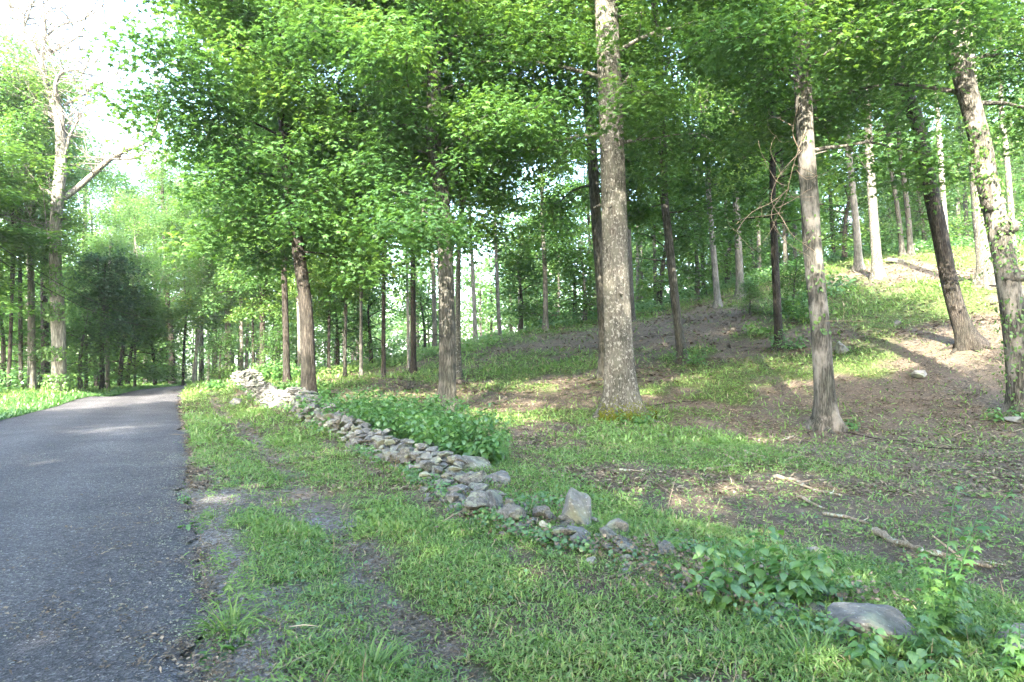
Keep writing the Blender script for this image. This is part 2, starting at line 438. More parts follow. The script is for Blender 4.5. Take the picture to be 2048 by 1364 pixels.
gme = quad_mesh('ground', np.column_stack([X.ravel(), Y.ravel(), Z.ravel()]), Q, {'green': gm.ravel(), 'gravel': np.clip(gravel, 0, 1).ravel()}, [groundmat()], smooth=True)
tag(link('ground', gme), kind='structure')

# road
ry = np.concatenate([np.arange(-60, 0, .8), np.arange(0, 12, .12), np.arange(12, 60, .35), np.arange(60, 100, 1)])
K = 33
ew = (fbm(ry, ry * 0, .9, 5) - .5) * .6 + (fbm(ry, ry * 0, .2, 6) - .5) * .28
rl = xl(ry) - (fbm(ry, ry * 0 + 5, 1.5, 8) - .5) * .3; rr = xr(ry) + ew
tt = np.linspace(0, 1, K)[None]
RX = rl[:, None] * (1 - tt) + rr[:, None] * tt; RY = np.repeat(ry[:, None], K, 1)
RZ = H(RX, RY, False) + .012 + .05 * np.sin(tt * PI) - .03 * (np.abs(tt - .5) > .499)
i0 = np.arange(len(ry) - 1)[:, None] * K + np.arange(K - 1)[None]
def roadmat():
    m, nt, out = newmat('worn asphalt')
    v = coord(nt, (1, 1, 1))
    n1 = noise(nt, v, .8, 5, .6); n2 = noise(nt, v, 60, 4, .8)
    vo = nt.nodes.new('ShaderNodeTexVoronoi'); vo.inputs['Scale'].default_value = 75; nt.links.new(v, vo.inputs['Vector'])
    tr = attr(nt, 'track')
    a = ramp(nt, vo.outputs['Color'], [(0, (.028, .028, .032)), (.45, (.061, .060, .062)), (.8, (.102, .10, .104)), (.95, (.20, .20, .21)), (1, (.38, .38, .38))])
    b = ramp(nt, n1, [(.3, (.70, .70, .72)), (.7, (1.2, 1.19, 1.16))])
    mm = nt.nodes.new('ShaderNodeVectorMath'); mm.operation = 'MULTIPLY'; nt.links.new(a, mm.inputs[0]); nt.links.new(b, mm.inputs[1])
    n3 = noise(nt, coord(nt, (1, 1, 1)), 16, 6, .8)
    n4 = noise(nt, v, 18, 5, .75)
    mm2 = nt.nodes.new('ShaderNodeVectorMath'); mm2.operation = 'MULTIPLY'; nt.links.new(mm.outputs[0], mm2.inputs[0]); nt.links.new(ramp(nt, math_(nt, 'ADD', n4, math_(nt, 'MULTIPLY', tr, .10)), [(.36, (.60, .60, .61)), (.68, (1.4, 1.39, 1.36))]), mm2.inputs[1]); mm = mm2
    mmw = nt.nodes.new('ShaderNodeVectorMath'); mmw.operation = 'MULTIPLY'; nt.links.new(mm.outputs[0], mmw.inputs[0]); mmw.inputs[1].default_value = (1.5, 1.3, 1.1)
    col = mix(nt, ramp(nt, math_(nt, 'MULTIPLY', attr(nt, 'edge'), math_(nt, 'ADD', n3, .5)), [(.60, (0, 0, 0)), (.85, (.75, .75, .75))]), mm.outputs[0], mmw.outputs[0])
    h = math_(nt, 'ADD', vo.outputs['Distance'], math_(nt, 'MULTIPLY', n2, .6))
    principled(nt, out, col, .8, bump(nt, h, .7, .012), .3)
    return m
edge = np.clip(1 - np.minimum((1 - tt) * 1.0, tt * 2) * 14, 0, 1) * np.ones_like(RX)
rme = quad_mesh('road', np.column_stack([RX.ravel(), RY.ravel(), RZ.ravel()]), np.stack([i0, i0 + 1, i0 + K + 1, i0 + K], -1).reshape(-1, 4),
                {'edge': edge.ravel(), 'track': (np.exp(-((tt - .30) / .09) ** 2) + np.exp(-((tt - .70) / .09) ** 2) - .5 * np.exp(-((tt - .5) / .08) ** 2) + 0 * RX).ravel()}, [roadmat()], smooth=True)
tag(link('road', rme), kind='structure')
#PART2
# ------------------------------------------------------------------ trees
def limb_path(rg, p0, az, L, el0, droop, k=7):
    pts = [np.array(p0, float)]; a = az; e = el0
    for i in range(k):
        a += rg.normal(0, .16); e += -droop / k + rg.normal(0, .07)
        pts.append(pts[-1] + L / k * np.array([math.cos(a) * math.cos(e), math.sin(a) * math.cos(e), math.sin(e)]))
    return np.array(pts)

def grow_crown(rg, axis_fn, cb, Ht, R, nl, GB, GL, leafS=.13, dens=85, tmpl=RH, far_tmpl=None, zcut=1e9, rtrunk=.2, squat=.62, droop=.55, skip=None, clr=.62, thick=1.0, side=None):
    """limbs along the axis with flat leafy sprays; GB gets wood, GL gets leaves"""
    P = []; N = []; D = []; S = []
    for i in range(nl):
        t = (i + rg.uniform(.1, .9)) / nl
        h = cb + (Ht - cb) * t ** .92 * .97
        prof = (.62 + .75 * t) * max(.05, 1 - t ** 2.6) ** .55
        L = R * min(1.05, prof) * rg.uniform(.5, 1.2)
        az = i * 2.39996 + rg.normal(0, .3)
        if side is not None and rg.random() < .5: az = side + rg.normal(0, .7)
        if skip is not None and abs((az + PI / 2 + PI) % (2 * PI) - PI) < .9 and rg.random() < skip: continue
        el = .22 + .75 * t + rg.normal(0, .2)
        p0 = axis_fn(h)
        lp = limb_path(rg, p0, az, L, el, droop * (1 - .3 * t))
        r0 = max(.018, rtrunk * .33 * (1 - .6 * t) * (L / R))
        tube(GB, lp, np.linspace(r0, .008, len(lp)), 5, rg.random())
        ns = max(4, int(L * 2.7))
        for j in range(ns):
            f = .22 + .78 * (j + rg.random()) / ns
            q = lp[min(len(lp) - 1, int(f * (len(lp) - 1) + .5))]
            a2 = az + (1 if j % 2 else -1) * rg.uniform(.35, 1.35) * (1 - .5 * (f > .93))
            l2 = L * rg.uniform(.18, .34) * (1.15 - .5 * f) + .35
            sp = limb_path(rg, q, a2, l2, rg.normal(.05, .38), .4, 3)
            tube(GB, sp, np.linspace(.012 + .006 * l2, .004, 4), 3, rg.random())
            for c in (sp[1], sp[2], sp[3]):
                if rg.random() < .25: continue
                rc = clr * rg.uniform(.6, 1.25)
                top = c[2] > zcut
                n = int(dens * rc * rc * 1.9 * rg.uniform(.6, 1.2) * (.5 if top else 1))
                if n < 2: continue
                th = rg.uniform(0, 2 * PI, n); rr_ = rc * rg.random(n) ** .62
                off = np.column_stack([np.cos(th) * rr_, np.sin(th) * rr_, -.30 * rr_ ** 2 / rc + rg.normal(0, .22 * thick * (1.2 if top else 1), n)])
                tilt = rg.normal(0, .12, 2)
                off[:, 2] += off[:, 0] * tilt[0] + off[:, 1] * tilt[1]
                P.append(c + off)
                nn = np.column_stack([rg.normal(0, .50, n) + .42 * np.cos(th), rg.normal(0, .50, n) + .42 * np.sin(th), np.ones(n)])
                N.append(nn)
                D.append(np.column_stack([np.cos(th + rg.normal(0, .7, n)), np.sin(th + rg.normal(0, .7, n)), np.full(n, -.35)]))
                S.append(leafS * rg.uniform(.45, 1.3, n) * (1.65 if top else 1))
    P = np.vstack(P); N = unit(np.vstack(N)); D = np.vstack(D); S = np.concatenate(S)
    cl = fbm(P[:, 0] + P[:, 2], P[:, 1] - P[:, 2], 1.6, 55)
    a = np.clip(rg.normal(.42, .13, len(P)) + (cl - .5) * 1.0 + rg.normal(0, .06), 0, 1)
    if zcut < 1e8:
        up = P[:, 2] > zcut
        leaves(GL, P[~up], N[~up], D[~up], S[~up], tmpl, a[~up])
        if up.any(): 
            # same vertex layout per quad is not needed: both are quads
            leaves(GL, P[up], N[up], D[up], S[up], RH, a[up])
    else: leaves(GL, P, N, D, S, tmpl, a)

def trunk_geo(G, path, rb, rt, seed, flare_r=.5, step=.22, sides=16):
    P = smooth_path(path, step)
    h = np.concatenate([[0], np.cumsum(np.linalg.norm(np.diff(P, axis=0), axis=1))])
    r = rb + (rt - rb) * (h / h[-1]) ** .9
    fl = rb * flare_r * (1.25 * np.exp(-np.maximum(h - .2, 0) / (rb * 1.1)) + .3 * np.exp(-np.maximum(h - .2, 0) / (rb * 3.5)))
    tube(G, P, r, sides, .5, .05, seed, fl)
    return P

def axis_of(P):
    return lambda h: np.array([np.interp(h, P[:, 2], P[:, 0]), np.interp(h, P[:, 2], P[:, 1]), h])

# shared crown prototypes (meshes only; linked when a tree uses them)
PROTO = {}
def proto(name, seed, Hc, R, nl, leafS, dens, leafm, barkm, clr=.62, thick=1.0, droop=.55, tmpl=RH):
    rg = np.random.default_rng(seed); GB, GL = Geo(), Geo()
    ax = lambda h: np.array([.25 * math.sin(h * .5 + seed) * min(1, h / 3), .25 * math.cos(h * .4 + seed) * min(1, h / 3) - .25 * math.cos(seed) * min(1, h / 3), h])
    st = np.array([ax(h) for h in np.linspace(-.3, Hc, 16)])
    tube(GB, st, np.linspace(.11, .015, 16), 7, .5)
    grow_crown(rg, ax, .3, Hc, R, nl, GB, GL, leafS, dens, tmpl, rtrunk=.17, clr=clr, thick=thick, droop=droop)
    PROTO[name] = (GL.mesh('crown_' + name, [leafm]), GB.mesh('limbs_' + name, [barkm]), Hc, R)
proto('a', 11, 12, 3.9, 28, .185, 80, M['leaf_mid'], M['bark_dark'], .75)
proto('b', 12, 13, 3.6, 28, .185, 80, M['leaf_maple'], M['bark_maple'], .7)
proto('c', 13, 10, 3.4, 24, .185, 85, M['leaf_mid'], M['bark_maple'], .7, 1.5)
proto('d', 14, 14, 4.2, 26, .18, 50, M['leaf_light'], M['bark_pale'], .8, 2.0)
proto('s', 15, 3.6, 1.35, 16, .13, 110, M['leaf_mid'], M['bark_maple'], .42)
proto('t', 16, 4.6, 1.7, 18, .14, 110, M['leaf_maple'], M['bark_dark'], .45)
proto('h', 17, 7, 2.9, 40, .20, 75, M['leaf_dark'], M['bark_dark'], .5, 1.2, .9)

def finish_tree(root, label, cat='tree', group=None): tag(root, label, cat, group)

TREES = {}
def tree(name, label, u, v, d, w, path, cb, R, Ht, crown, bark, group='trees on the wooded slope', flare=.5, rt=None, leafm=None, nl=26,
         dens=70, leafS=.15, clr=.62, tm=None, rot=None, sink=.06, droop=.55, side=None, csc=None, cat='tree'):
    b = px(u, v, d); b[2] = Hp(b[0], b[1])
    rb = w / 2 / F * d
    sd = int(abs(u * 7 + v)) % 9973
    rg = np.random.default_rng(sd)
    pts = [np.array([0, 0, -sink - .1])]
    for (uu, vv) in path:
        pts.append(px(uu, vv, d) - b)
        if len(pts) > 3:
            a_, b_ = pts[-2], pts[-1]; m_ = (a_ + b_) / 2 + np.append(rg.normal(0, rb * .12 + .01, 2), 0); pts.insert(-1, m_)
    last = pts[-1]
    # carry the trunk on above what the photo shows
    dirn = unit(pts[-1] - pts[-2]) if len(pts) > 1 else np.array([0, 0, 1.])
    dirn = unit(dirn + np.array([0, 0, .8]))
    z = last[2]
    while z < Ht - 1.5:
        last = last + dirn * 2.0; last = last + np.append(rg.normal(0, .07, 2), 0); pts.append(last); z = last[2]
        dirn = unit(dirn + np.array([0, 0, .4]))
    root = empty(name, b); TREES[label] = root
    GT = Geo(); rt_ = rt if rt is not None else rb * (.45 if Ht > 8 else .3)
    P = trunk_geo(GT, pts, rb * .93, rt_, sd, flare, .22 if d < 22 else .5, 16 if d < 22 else 9)
    ax = axis_of(P)
    if d < 27:
        for _ in range(3):
            h_ = rg.uniform(2.0, 8.5); q_ = ax(h_); a_ = rg.uniform(0, 2 * PI); l_ = rg.uniform(.05, .3)
            st_ = limb_path(rg, q_, a_, rb + l_, rg.uniform(-.1, .6), .2, 3)
            tube(GT, st_, np.linspace(rb * rg.uniform(.12, .22), rb * .06, 4), 6, .5)
        for k_ in range(6):
            a_ = k_ * 1.05 + rg.normal(0, .2); r_ = rb * rg.uniform(1.9, 3.0)
            pr_ = []
            for f_ in (0, .35, .7, 1):
                xx_ = math.cos(a_ + .3 * f_) * r_ * (.55 + .75 * f_); yy_ = math.sin(a_ + .3 * f_) * r_ * (.55 + .75 * f_)
                pr_.append([xx_, yy_, Hp(b[0] + xx_, b[1] + yy_) - b[2] + rb * (.38 * (1 - f_) ** 1.5 - .12)])
            tube(GT, smooth_path(pr_, .08), np.linspace(rb * .30, rb * .10, len(smooth_path(pr_, .08))), 7, .5)
    top_u = crown == 'U'
    if top_u:
        GL = Geo(); GB = GT
        zc = (725 / F * d + CAMH) - b[2] + .8
        grow_crown(rg, ax, cb, Ht, R, nl, GB, GL, leafS, dens, tm or MP, zcut=zc, rtrunk=rb, clr=clr, droop=droop, side=side, skip=0 if u < 1000 else .35 if u < 1300 else .3)
        link('trunk', GT.mesh(name + '_trunk', [bark], True), root)
        link('crown', GL.mesh(name + '_crown', [leafm or M['leaf_maple']]), root)
    else:
        link('trunk', GT.mesh(name + '_trunk', [bark], True), root)
        if crown:
            me, ml, Hc, R0 = PROTO[crown]
            s = R / R0; sz = max(.3, (Ht - cb) / Hc)
            o1 = link('crown', me, root, ax(cb)); o2 = link('limbs', ml, root, ax(cb))
            a = rot if rot is not None else rg.uniform(0, 2 * PI)
            for o in (o1, o2): o.rotation_euler = (0, 0, a); o.scale = (s, s, sz)
    finish_tree(root, label, cat, group)
    return root, ax, b, rb
NEAR = 'tall trees standing in the nearer wood'
BK = 'bark_'
# --- the near trees, each grown for itself
oak, oax, ob, orb = tree('oak_tree', 'thickest pale grey oak trunk with flared mossy base in the middle of the wood', 1247, 838, 17, 60,
    [(1236, 650), (1226, 350), (1212, 0)], 6.9, 5.2, 21, 'U', M['bark_oak'], NEAR, .55, .26, M['leaf_mid'], 32, 72, .165, .85)
mb, mbx, mbb, mbr = tree('maple_tree', 'straight brown maple beside the leafy thicket, its green sprays hanging low over the wall', 895, 826, 18, 37,
    [(893, 600), (884, 400), (868, 200), (858, 0)], 5.3, 5.0, 19, 'U', M['bark_maple'], NEAR, .25, .17, M['leaf_maple'], 52, 80, .18, .92, droop=.55)
ma, max_, mab, mar = tree('maple_tree', 'dark maple right behind the stone wall with broad crown reaching towards the road', 618, 810, 19, 29,
    [(614, 640), (598, 510), (580, 400), (566, 200), (560, 0)], 4.2, 4.9, 19, 'U', M['bark_dark'], NEAR, .35, .15, M['leaf_maple'], 54, 84, .185, .92)
mc, mcx, mcb, mcr = tree('maple_tree', 'patchy-barked maple with tan sunlit bark, dead vine tangle and ivy sprigs', 1655, 858, 15, 40,
    [(1640, 650), (1625, 500), (1612, 300), (1600, 0)], 6.3, 4.8, 18, 'U', M['bark_shag'], NEAR, .5, .17, M['leaf_mid'], 34, 70, .16, .85)
md, mdx, mdb, mdr = tree('leaning_tree', 'dark trunk leaning strongly to the left up on the sunny slope', 1942, 693, 20, 34,
    [(1905, 590), (1872, 430), (1836, 250), (1815, 150), (1740, 70)], 11.0, 4.8, 19, 'U', M['bark_dark'], NEAR, .5, .16, M['leaf_mid'], 32, 70, .165, .85)
me_, mex, meb, mer = tree('maple_tree', 'rough ivy-clad trunk with burls at the right edge of the wood', 2048, 828, 15, 46,
    [(2022, 600), (1992, 440), (1962, 290), (1908, 80), (1885, -60)], 7.0, 4.6, 18, 'U', M['bark_shag'], NEAR, .3, .18, M['leaf_mid'], 34, 70, .16, .85)
tree('maple_tree', 'brown maple half hidden behind the thickest oak trunk', 1212, 757, 24, 26,
    [(1205, 600), (1190, 400), (1175, 200), (1165, 0)], 6.5, 4.6, 20, 'U', M['bark_maple'], NEAR, .4, .15, M['leaf_mid'], 32, 90, .17, tm=RH)
tree('maple_tree', 'slim grey-brown maple to the right of the oak with shoots at its foot', 1367, 728, 25, 20,
    [(1350, 600), (1338, 480), (1326, 300), (1318, 100)], 5.6, 3.8, 18, 'U', M['bark_maple'], NEAR, .6, .12, M['leaf_mid'], 32, 90, .17, tm=RH)
tree('maple_tree', 'young dark-barked maple left of the patchy-barked trunk, weeds round its foot', 1559, 698, 25, 18,
    [(1552, 560), (1546, 420), (1540, 200)], 4.6, 3.2, 14, 'U', M['bark_dark'], NEAR, .3, .09, M['leaf_mid'], 30, 90, .17, tm=RH)
tree('maple_tree', 'dark slender trunk just left of the straight brown maple', 827, 750, 31, 13,
    [(826, 600), (825, 400), (824, 200)], 6.8, 3.4, 17, 'b', M['bark_dark'], NEAR, .8)
tree('maple_tree', 'blackish thin trunk standing between the two big maples', 767, 758, 30, 10,
    [(767, 600), (768, 450), (770, 300)], 6.0, 2.8, 15, 'c', M['bark_dark'], NEAR, .3)
tree('maple_tree', 'dark trunk just left of the dark maple behind the wall', 574, 765, 27, 15,
    [(571, 640), (566, 480), (558, 300)], 4.6, 3.6, 16, 'a', M['bark_dark'], NEAR, .3)
tree('oak_tree', 'stout grey oak at the upper right with pale flared foot', 1975, 570, 27, 33,
    [(1968, 500), (1958, 400), (1945, 200)], 11, 4.5, 20, 'a', M['bark_oak'], 'trees on the wooded slope', .45)
# --- trees up the slope and along the ridge
SL = 'trees on the wooded slope'
slope = [
 ('pale trunk with sunlit upper bole on the slope, left of a thicker grey one', 1718, 540, 36, 16, [(1712, 450), (1700, 330), (1688, 200)], 10.5, 3.4, 19, 'a', 'bark_pale'),
 ('thicker grey mottled trunk standing in the green brush of the slope', 1757, 558, 33, 21, [(1748, 450), (1738, 300), (1730, 150)], 11, 3.6, 20, 'b', 'bark_oak'),
 ('left one of the close pair of brown trunks on the slope top', 1806, 512, 38, 11, [(1795, 420), (1780, 320)], 9, 3.0, 17, 'c', 'bark_maple'),
 ('right one of the close pair of brown trunks on the slope top', 1822, 512, 38, 12, [(1815, 420), (1800, 300), (1785, 200)], 9.5, 3.0, 18, 'a', 'bark_maple'),
 ('pale pinkish trunk seen just right of the leaning dark one', 1893, 500, 40, 13, [(1886, 400), (1880, 300), (1872, 180)], 12, 3.2, 20, 'b', 'bark_white'),
 ('slim pale trunk at the far right edge high on the slope', 2026, 480, 38, 13, [(2020, 400), (2012, 300), (2000, 150)], 12, 3.5, 20, 'a', 'bark_pale'),
 ('greyish trunk with bright foot beside the bare path up the slope', 1481, 598, 37, 17, [(1478, 520), (1474, 440), (1465, 250)], 8.0, 3.6, 18, 'b', 'bark_pale'),
 ('leaning pale trunk at the head of the bare path', 1436, 615, 35, 14, [(1430, 540), (1424, 470), (1412, 300)], 7.2, 3.2, 17, 'c', 'bark_pale'),
 ('thin grey trunk just right of the thickest oak', 1266, 643, 37, 11, [(1262, 560), (1256, 400), (1250, 200)], 9.0, 3.0, 18, 'a', 'bark_maple'),
 ('grey trunk in front of the brushy ridge left of the oak', 1091, 662, 41, 12, [(1091, 600), (1089, 520)], 5.2, 3.4, 15, 'b', 'bark_pale'),
 ('slim grey trunk with faint lean at the ridge path', 1001, 684, 39, 9, [(996, 600), (990, 450), (984, 350)], 9.0, 2.4, 17, 'd', 'bark_pale'),
 ('white-barked slim trunk left of the grey one at the ridge', 951, 690, 42, 10, [(948, 600), (942, 480), (936, 380)], 9.5, 2.8, 17, 'd', 'bark_white'),
 ('pale brown fork-topped trunk partly behind the straight brown maple', 917, 752, 27, 13, [(916, 600), (919, 450), (932, 380), (940, 300)], 9, 3.4, 17, 'b', 'bark_oak'),
 ('pale thin trunk showing left of the straight brown maple', 870, 706, 43, 11, [(868, 600), (864, 450), (860, 300)], 8.5, 3.0, 18, 'd', 'bark_pale'),
 ('very thin whitish trunk close beside the dark slender one', 817, 742, 34, 6, [(815, 600), (813, 480), (810, 350)], 9, 2.3, 16, 'd', 'bark_white'),
 ('pale short-looking trunk left of the blackish thin one', 722, 757, 32, 8, [(722, 690), (722, 610), (720, 500)], 5.0, 2.6, 13, 'c', 'bark_pale'),
 ('thin brown trunk leaning a little behind the dark maple', 690, 757, 34, 8, [(690, 700), (692, 620), (690, 500)], 4.6, 2.6, 13, 'b', 'bark_maple'),
 ('dark thin trunk between dark maple and its leaning neighbour', 658, 752, 38, 7, [(658, 650), (660, 500)], 5.0, 2.5, 13, 'a', 'bark_dark'),
 ('pale straight trunk glimpsed between the two dark ones by the wall', 600, 752, 33, 9, [(598, 650), (592, 500)], 5.5, 2.6, 14, 'c', 'bark_pale'),
 ('dark trunk standing behind the far end of the stone wall', 525, 750, 36, 13, [(525, 680), (524, 560)], 4.2, 3.4, 15, 'a', 'bark_dark'),
 ('thin dark trunk close left of the one behind the wall end', 506, 750, 37, 6, [(506, 680), (504, 600)], 4.2, 2.3, 12, 'b', 'bark_dark'),
 ('pale thin trunk rising right above the highest stones of the wall', 484, 752, 38, 9, [(483, 690), (482, 600)], 4.4, 3.0, 14, 'c', 'bark_pale'),
 ('bluish pale trunk between road bend and wall end', 456, 756, 40, 14, [(456, 700), (455, 600)], 4.6, 3.6, 15, 'b', 'bark_pale'),
 ('brown trunk behind green brush on the upper slope left of the pale pair', 1571, 558, 44, 9, [(1570, 500), (1566, 400)], 8, 3, 16, 'a', 'bark_maple'),
 ('dark thin trunk behind the bare path', 1408, 592, 46, 9, [(1406, 540), (1402, 450)], 7.5, 3, 15, 'c', 'bark_dark'),
 ('thin trunk rising from the brush pile on the ridge', 1180, 640, 46, 7, [(1180, 560), (1178, 450)], 5, 2.8, 14, 'b', 'bark_dark'),
 ('brown trunk beyond the ridge between oak and slim maple', 1312, 625, 46, 9, [(1310, 540), (1306, 400)], 6.5, 3, 15, 'a', 'bark_maple'),
 ('pale trunk tucked behind the young dark-barked maple', 1520, 570, 48, 9, [(1518, 500), (1515, 380)], 8, 3, 17, 'd', 'bark_pale'),
 ('slim dark trunk between patchy-barked maple and pale pair', 1668, 530, 46, 9, [(1664, 450), (1655, 300)], 8, 3, 16, 'b', 'bark_dark'),
 ('dim brown trunk deep in the shade at the top right of the slope', 1935, 490, 48, 9, [(1930, 400), (1922, 280)], 10, 3, 18, 'a', 'bark_maple'),
]
for i, (lab, u, v, d, w, pth, cb, R, Ht, cr, bk) in enumerate(slope):
    nm = 'birch_tree' if bk == 'bark_white' else 'maple_tree' if cr in 'bc' else 'forest_tree'
    tree(nm, lab, u, v, d, w, pth, cb * .8, R * 1.1, Ht, cr, M[bk], SL, .5)
# --- left side of the road and beyond the bend
LG = 'trees along the far side of the road'
left = [
 ('grey trunk left of the ivy-footed dead tree', 64, 790, 29, 16, [(63, 650), (62, 500)], 6.5, 2.2, 15, 'd', 'bark_pale'),
 ('dark trunk tight against the left of the dead tree', 92, 788, 31, 17, [(90, 680), (88, 560)], 7.0, 1.9, 13, 'd', 'bark_dark'),
 ('reddish thin trunk second from the left edge', 42, 792, 29, 9, [(41, 650), (40, 500)], 5.5, 2.6, 14, 'd', 'bark_maple'),
 ('thin dark trunk nearest the left edge of the picture', 16, 795, 28, 8, [(22, 650), (26, 500)], 5.0, 2.8, 14, 'c', 'bark_dark'),
 ('pale slim trunk under the dark evergreen beside the road', 215, 775, 36, 9, [(215, 700), (214, 620)], 3.2, 2.2, 9, 'd', 'bark_pale'),
 ('thin dark trunk right of the dead tree in the roadside brush', 172, 778, 36, 7, [(172, 700), (170, 600)], 3.6, 2.2, 9, 'd', 'bark_dark'),
 ('leafy young tree with thin brown trunk before the bend', 270, 770, 40, 6, [(270, 700), (268, 620)], 3.4, 3.0, 12, 'd', 'bark_maple'),
 ('dark stocky trunk on the outer side of the road bend', 345, 758, 46, 13, [(343, 680), (335, 600)], 8.0, 3.6, 17, 'd', 'bark_dark'),
 ('thin leaning dark trunk by the bend next to the white stem', 366, 762, 44, 6, [(368, 700), (372, 640)], 5.0, 2.4, 13, 'b', 'bark_dark'),
 ('bright white leaning stem at the road bend', 386, 764, 43, 8, [(391, 720), (398, 665), (402, 600)], 5.5, 2.2, 12, 'd', 'bark_white'),
 ('grey-brown upright trunk right of the white stem at the bend', 403, 760, 46, 11, [(403, 700), (403, 620)], 5.5, 3.4, 15, 'd', 'bark_maple'),
 ('thin trunk beyond the bend left of the bluish pale trunk', 432, 758, 48, 7, [(432, 700), (431, 640)], 4.5, 2.8, 13, 'd', 'bark_maple'),
]
for i, (lab, u, v, d, w, pth, cb, R, Ht, cr, bk) in enumerate(left):
    nm = 'birch_tree' if bk == 'bark_white' else 'maple_tree' if cr in 'bc' else 'forest_tree'
    tree(nm, lab, u, v, d, w, pth, cb, R, Ht, cr, M[bk], LG, .35)
tree('hemlock_tree', 'dense blackish-green evergreen leaning over the roadside right of the dead tree', 205, 776, 34, 12, [(204, 700), (207, 600)], 2.4, 2.3, 7.2, 'h', M['bark_dark'], None, .3)
tree('maple_tree', 'low dark leafy maple reaching in from the left edge', -140, 800, 24, 22, [(-140, 600), (-135, 400)], 3.6, 4.3, 10.5, 'a', M['bark_dark'], LG, .3)
tree('forest_tree', 'tall airy light-green tree behind the dead tree', 60, 770, 44, 18, [(60, 600), (64, 300)], 9, 5.5, 24, 'd', M['bark_pale'], LG, .3)
tree('forest_tree', 'pale airy tree showing right of the dead tree trunk', 175, 765, 52, 14, [(172, 600), (170, 400)], 6, 5.2, 19, 'd', M['bark_pale'], LG, .3)
tree('forest_tree', 'light-leaved tree rising behind the pale forked one at the bend', 330, 752, 66, 12, [(330, 600)], 6, 5.6, 19, 'd', M['bark_pale'], LG, .3)
tree('forest_tree', 'airy light-green tree beyond the bend under the big maple crown', 430, 748, 62, 12, [(430, 600)], 6, 5.4, 20, 'd', M['bark_pale'], LG, .3)

tree('forest_tree', 'thin-crowned airy tree filling the gap right of the dead tree limbs', 232, 765, 58, 11, [(232, 600), (230, 450)], 7, 4.4, 19, 'd', M['bark_pale'], LG, .3)
# forked pale tree, sunlit, beyond the bend
def pixel_branches(G, d, lines, b, seed, jit=.35, sides=7):
    rg = np.random.default_rng(seed)
    for li, ln in enumerate(lines):
        jt = .04 if li == 0 else jit * .7; pts = []; rad = []; dy = 0
        for k, (u, v, w) in enumerate(ln):
            p = px(u, v, d); s = 0 if k == 0 else rg.normal(0, jt); dy += s
            dyy = dy if len(ln) > 2 else s
            p = px(u, v, d + dyy) if k else p
            pts.append(p - b); rad.append(w * (.72 if w > 14 else .9) / 2 / F * d)
        P = np.array(pts); PP = smooth_path(P, .5)
        hh = np.concatenate([[0], np.cumsum(np.linalg.norm(np.diff(P, axis=0), axis=1))]); h2 = np.concatenate([[0], np.cumsum(np.linalg.norm(np.diff(PP, axis=0), axis=1))])
        tube(G, PP, np.interp(h2 / h2[-1], hh / hh[-1], rad), sides, .5, .12, seed)
        yield PP
b = px(318, 755, 52); b[2] = Hp(b[0], b[1])
G = Geo()
list(pixel_branches(G, 52, [[(318, 762, 13), (317, 680, 11), (315, 615, 9), (306, 560, 7), (285, 510, 5), (262, 470, 2)], [(315, 615, 8), (322, 565, 6), (338, 520, 5), (350, 480, 2)],
    [(306, 560, 5), (318, 520, 4), (312, 480, 2)], [(315, 615, 6), (290, 595, 4), (268, 575, 3), (255, 540, 1.5)], [(317, 640, 5), (345, 600, 4), (368, 580, 2)]], b, 3))
root = empty('forked_tree', b); tag(root, 'sunlit pale tree forking low above the road bend', 'tree', LG)
link('trunk', G.mesh('forked_trunk', [M['bark_white']], True), root)
o = link('crown', PROTO['d'][0], root, (0, 0, 7)); o.scale = (1.0, 1.0, .75); o.rotation_euler = (0, 0, 2)

# the big dead tree
DD = 28.0
b = px(120, 786, DD); b[2] = Hp(b[0], b[1])
G = Geo()
dl = [[(120, 794, 46), (118, 770, 38), (118, 700, 36), (114, 600, 34), (110, 500, 30), (115, 400, 32), (122, 330, 30), (118, 230, 26), (96, 180, 18), (78, 110, 14), (45, 62, 9), (22, 20, 8), (10, -40, 5), (0, -90, 2)],
      [(118, 400, 20), (150, 380, 17), (190, 345, 15), (222, 316, 13), (262, 297, 8), (300, 278, 7), (316, 240, 5), (322, 190, 3.5), (305, 165, 2)],
      [(222, 316, 9), (262, 318, 6), (300, 310, 4), (332, 324, 2)],
      [(118, 235, 16), (92, 225, 11), (60, 205, 9), (30, 190, 7), (0, 176, 5), (-40, 160, 3)],
      [(82, 125, 11), (90, 70, 9), (88, 30, 6), (82, -20, 3)], [(88, 78, 6), (120, 50, 5), (165, 40, 4), (205, 12, 2), (225, -20, 1)],
      [(86, 118, 6), (125, 92, 5), (158, 72, 3), (170, 40, 2)], [(84, 105, 4), (120, 98, 3), (160, 100, 3), (205, 92, 1)],
      [(120, 215, 10), (110, 170, 8), (128, 142, 7), (165, 138, 5), (185, 130, 2)], [(130, 210, 6), (165, 190, 5), (215, 158, 3), (250, 140, 1.5)],
      [(125, 330, 8), (140, 270, 6), (160, 235, 4), (175, 190, 3), (165, 150, 1.5)], [(45, 62, 6), (62, 15, 4), (78, -30, 2)],
      [(50, 70, 5), (48, 30, 3), (75, 0, 2)], [(115, 395, 10), (92, 382, 8), (72, 368, 6), (55, 340, 3)], [(118, 290, 5), (140, 250, 4), (145, 205, 2)],
      [(110, 500, 8), (95, 470, 7), (75, 455, 5), (60, 440, 2)]]
paths = list(pixel_branches(G, DD, dl, b, 5, .5, 10))
rg = np.random.default_rng(3)
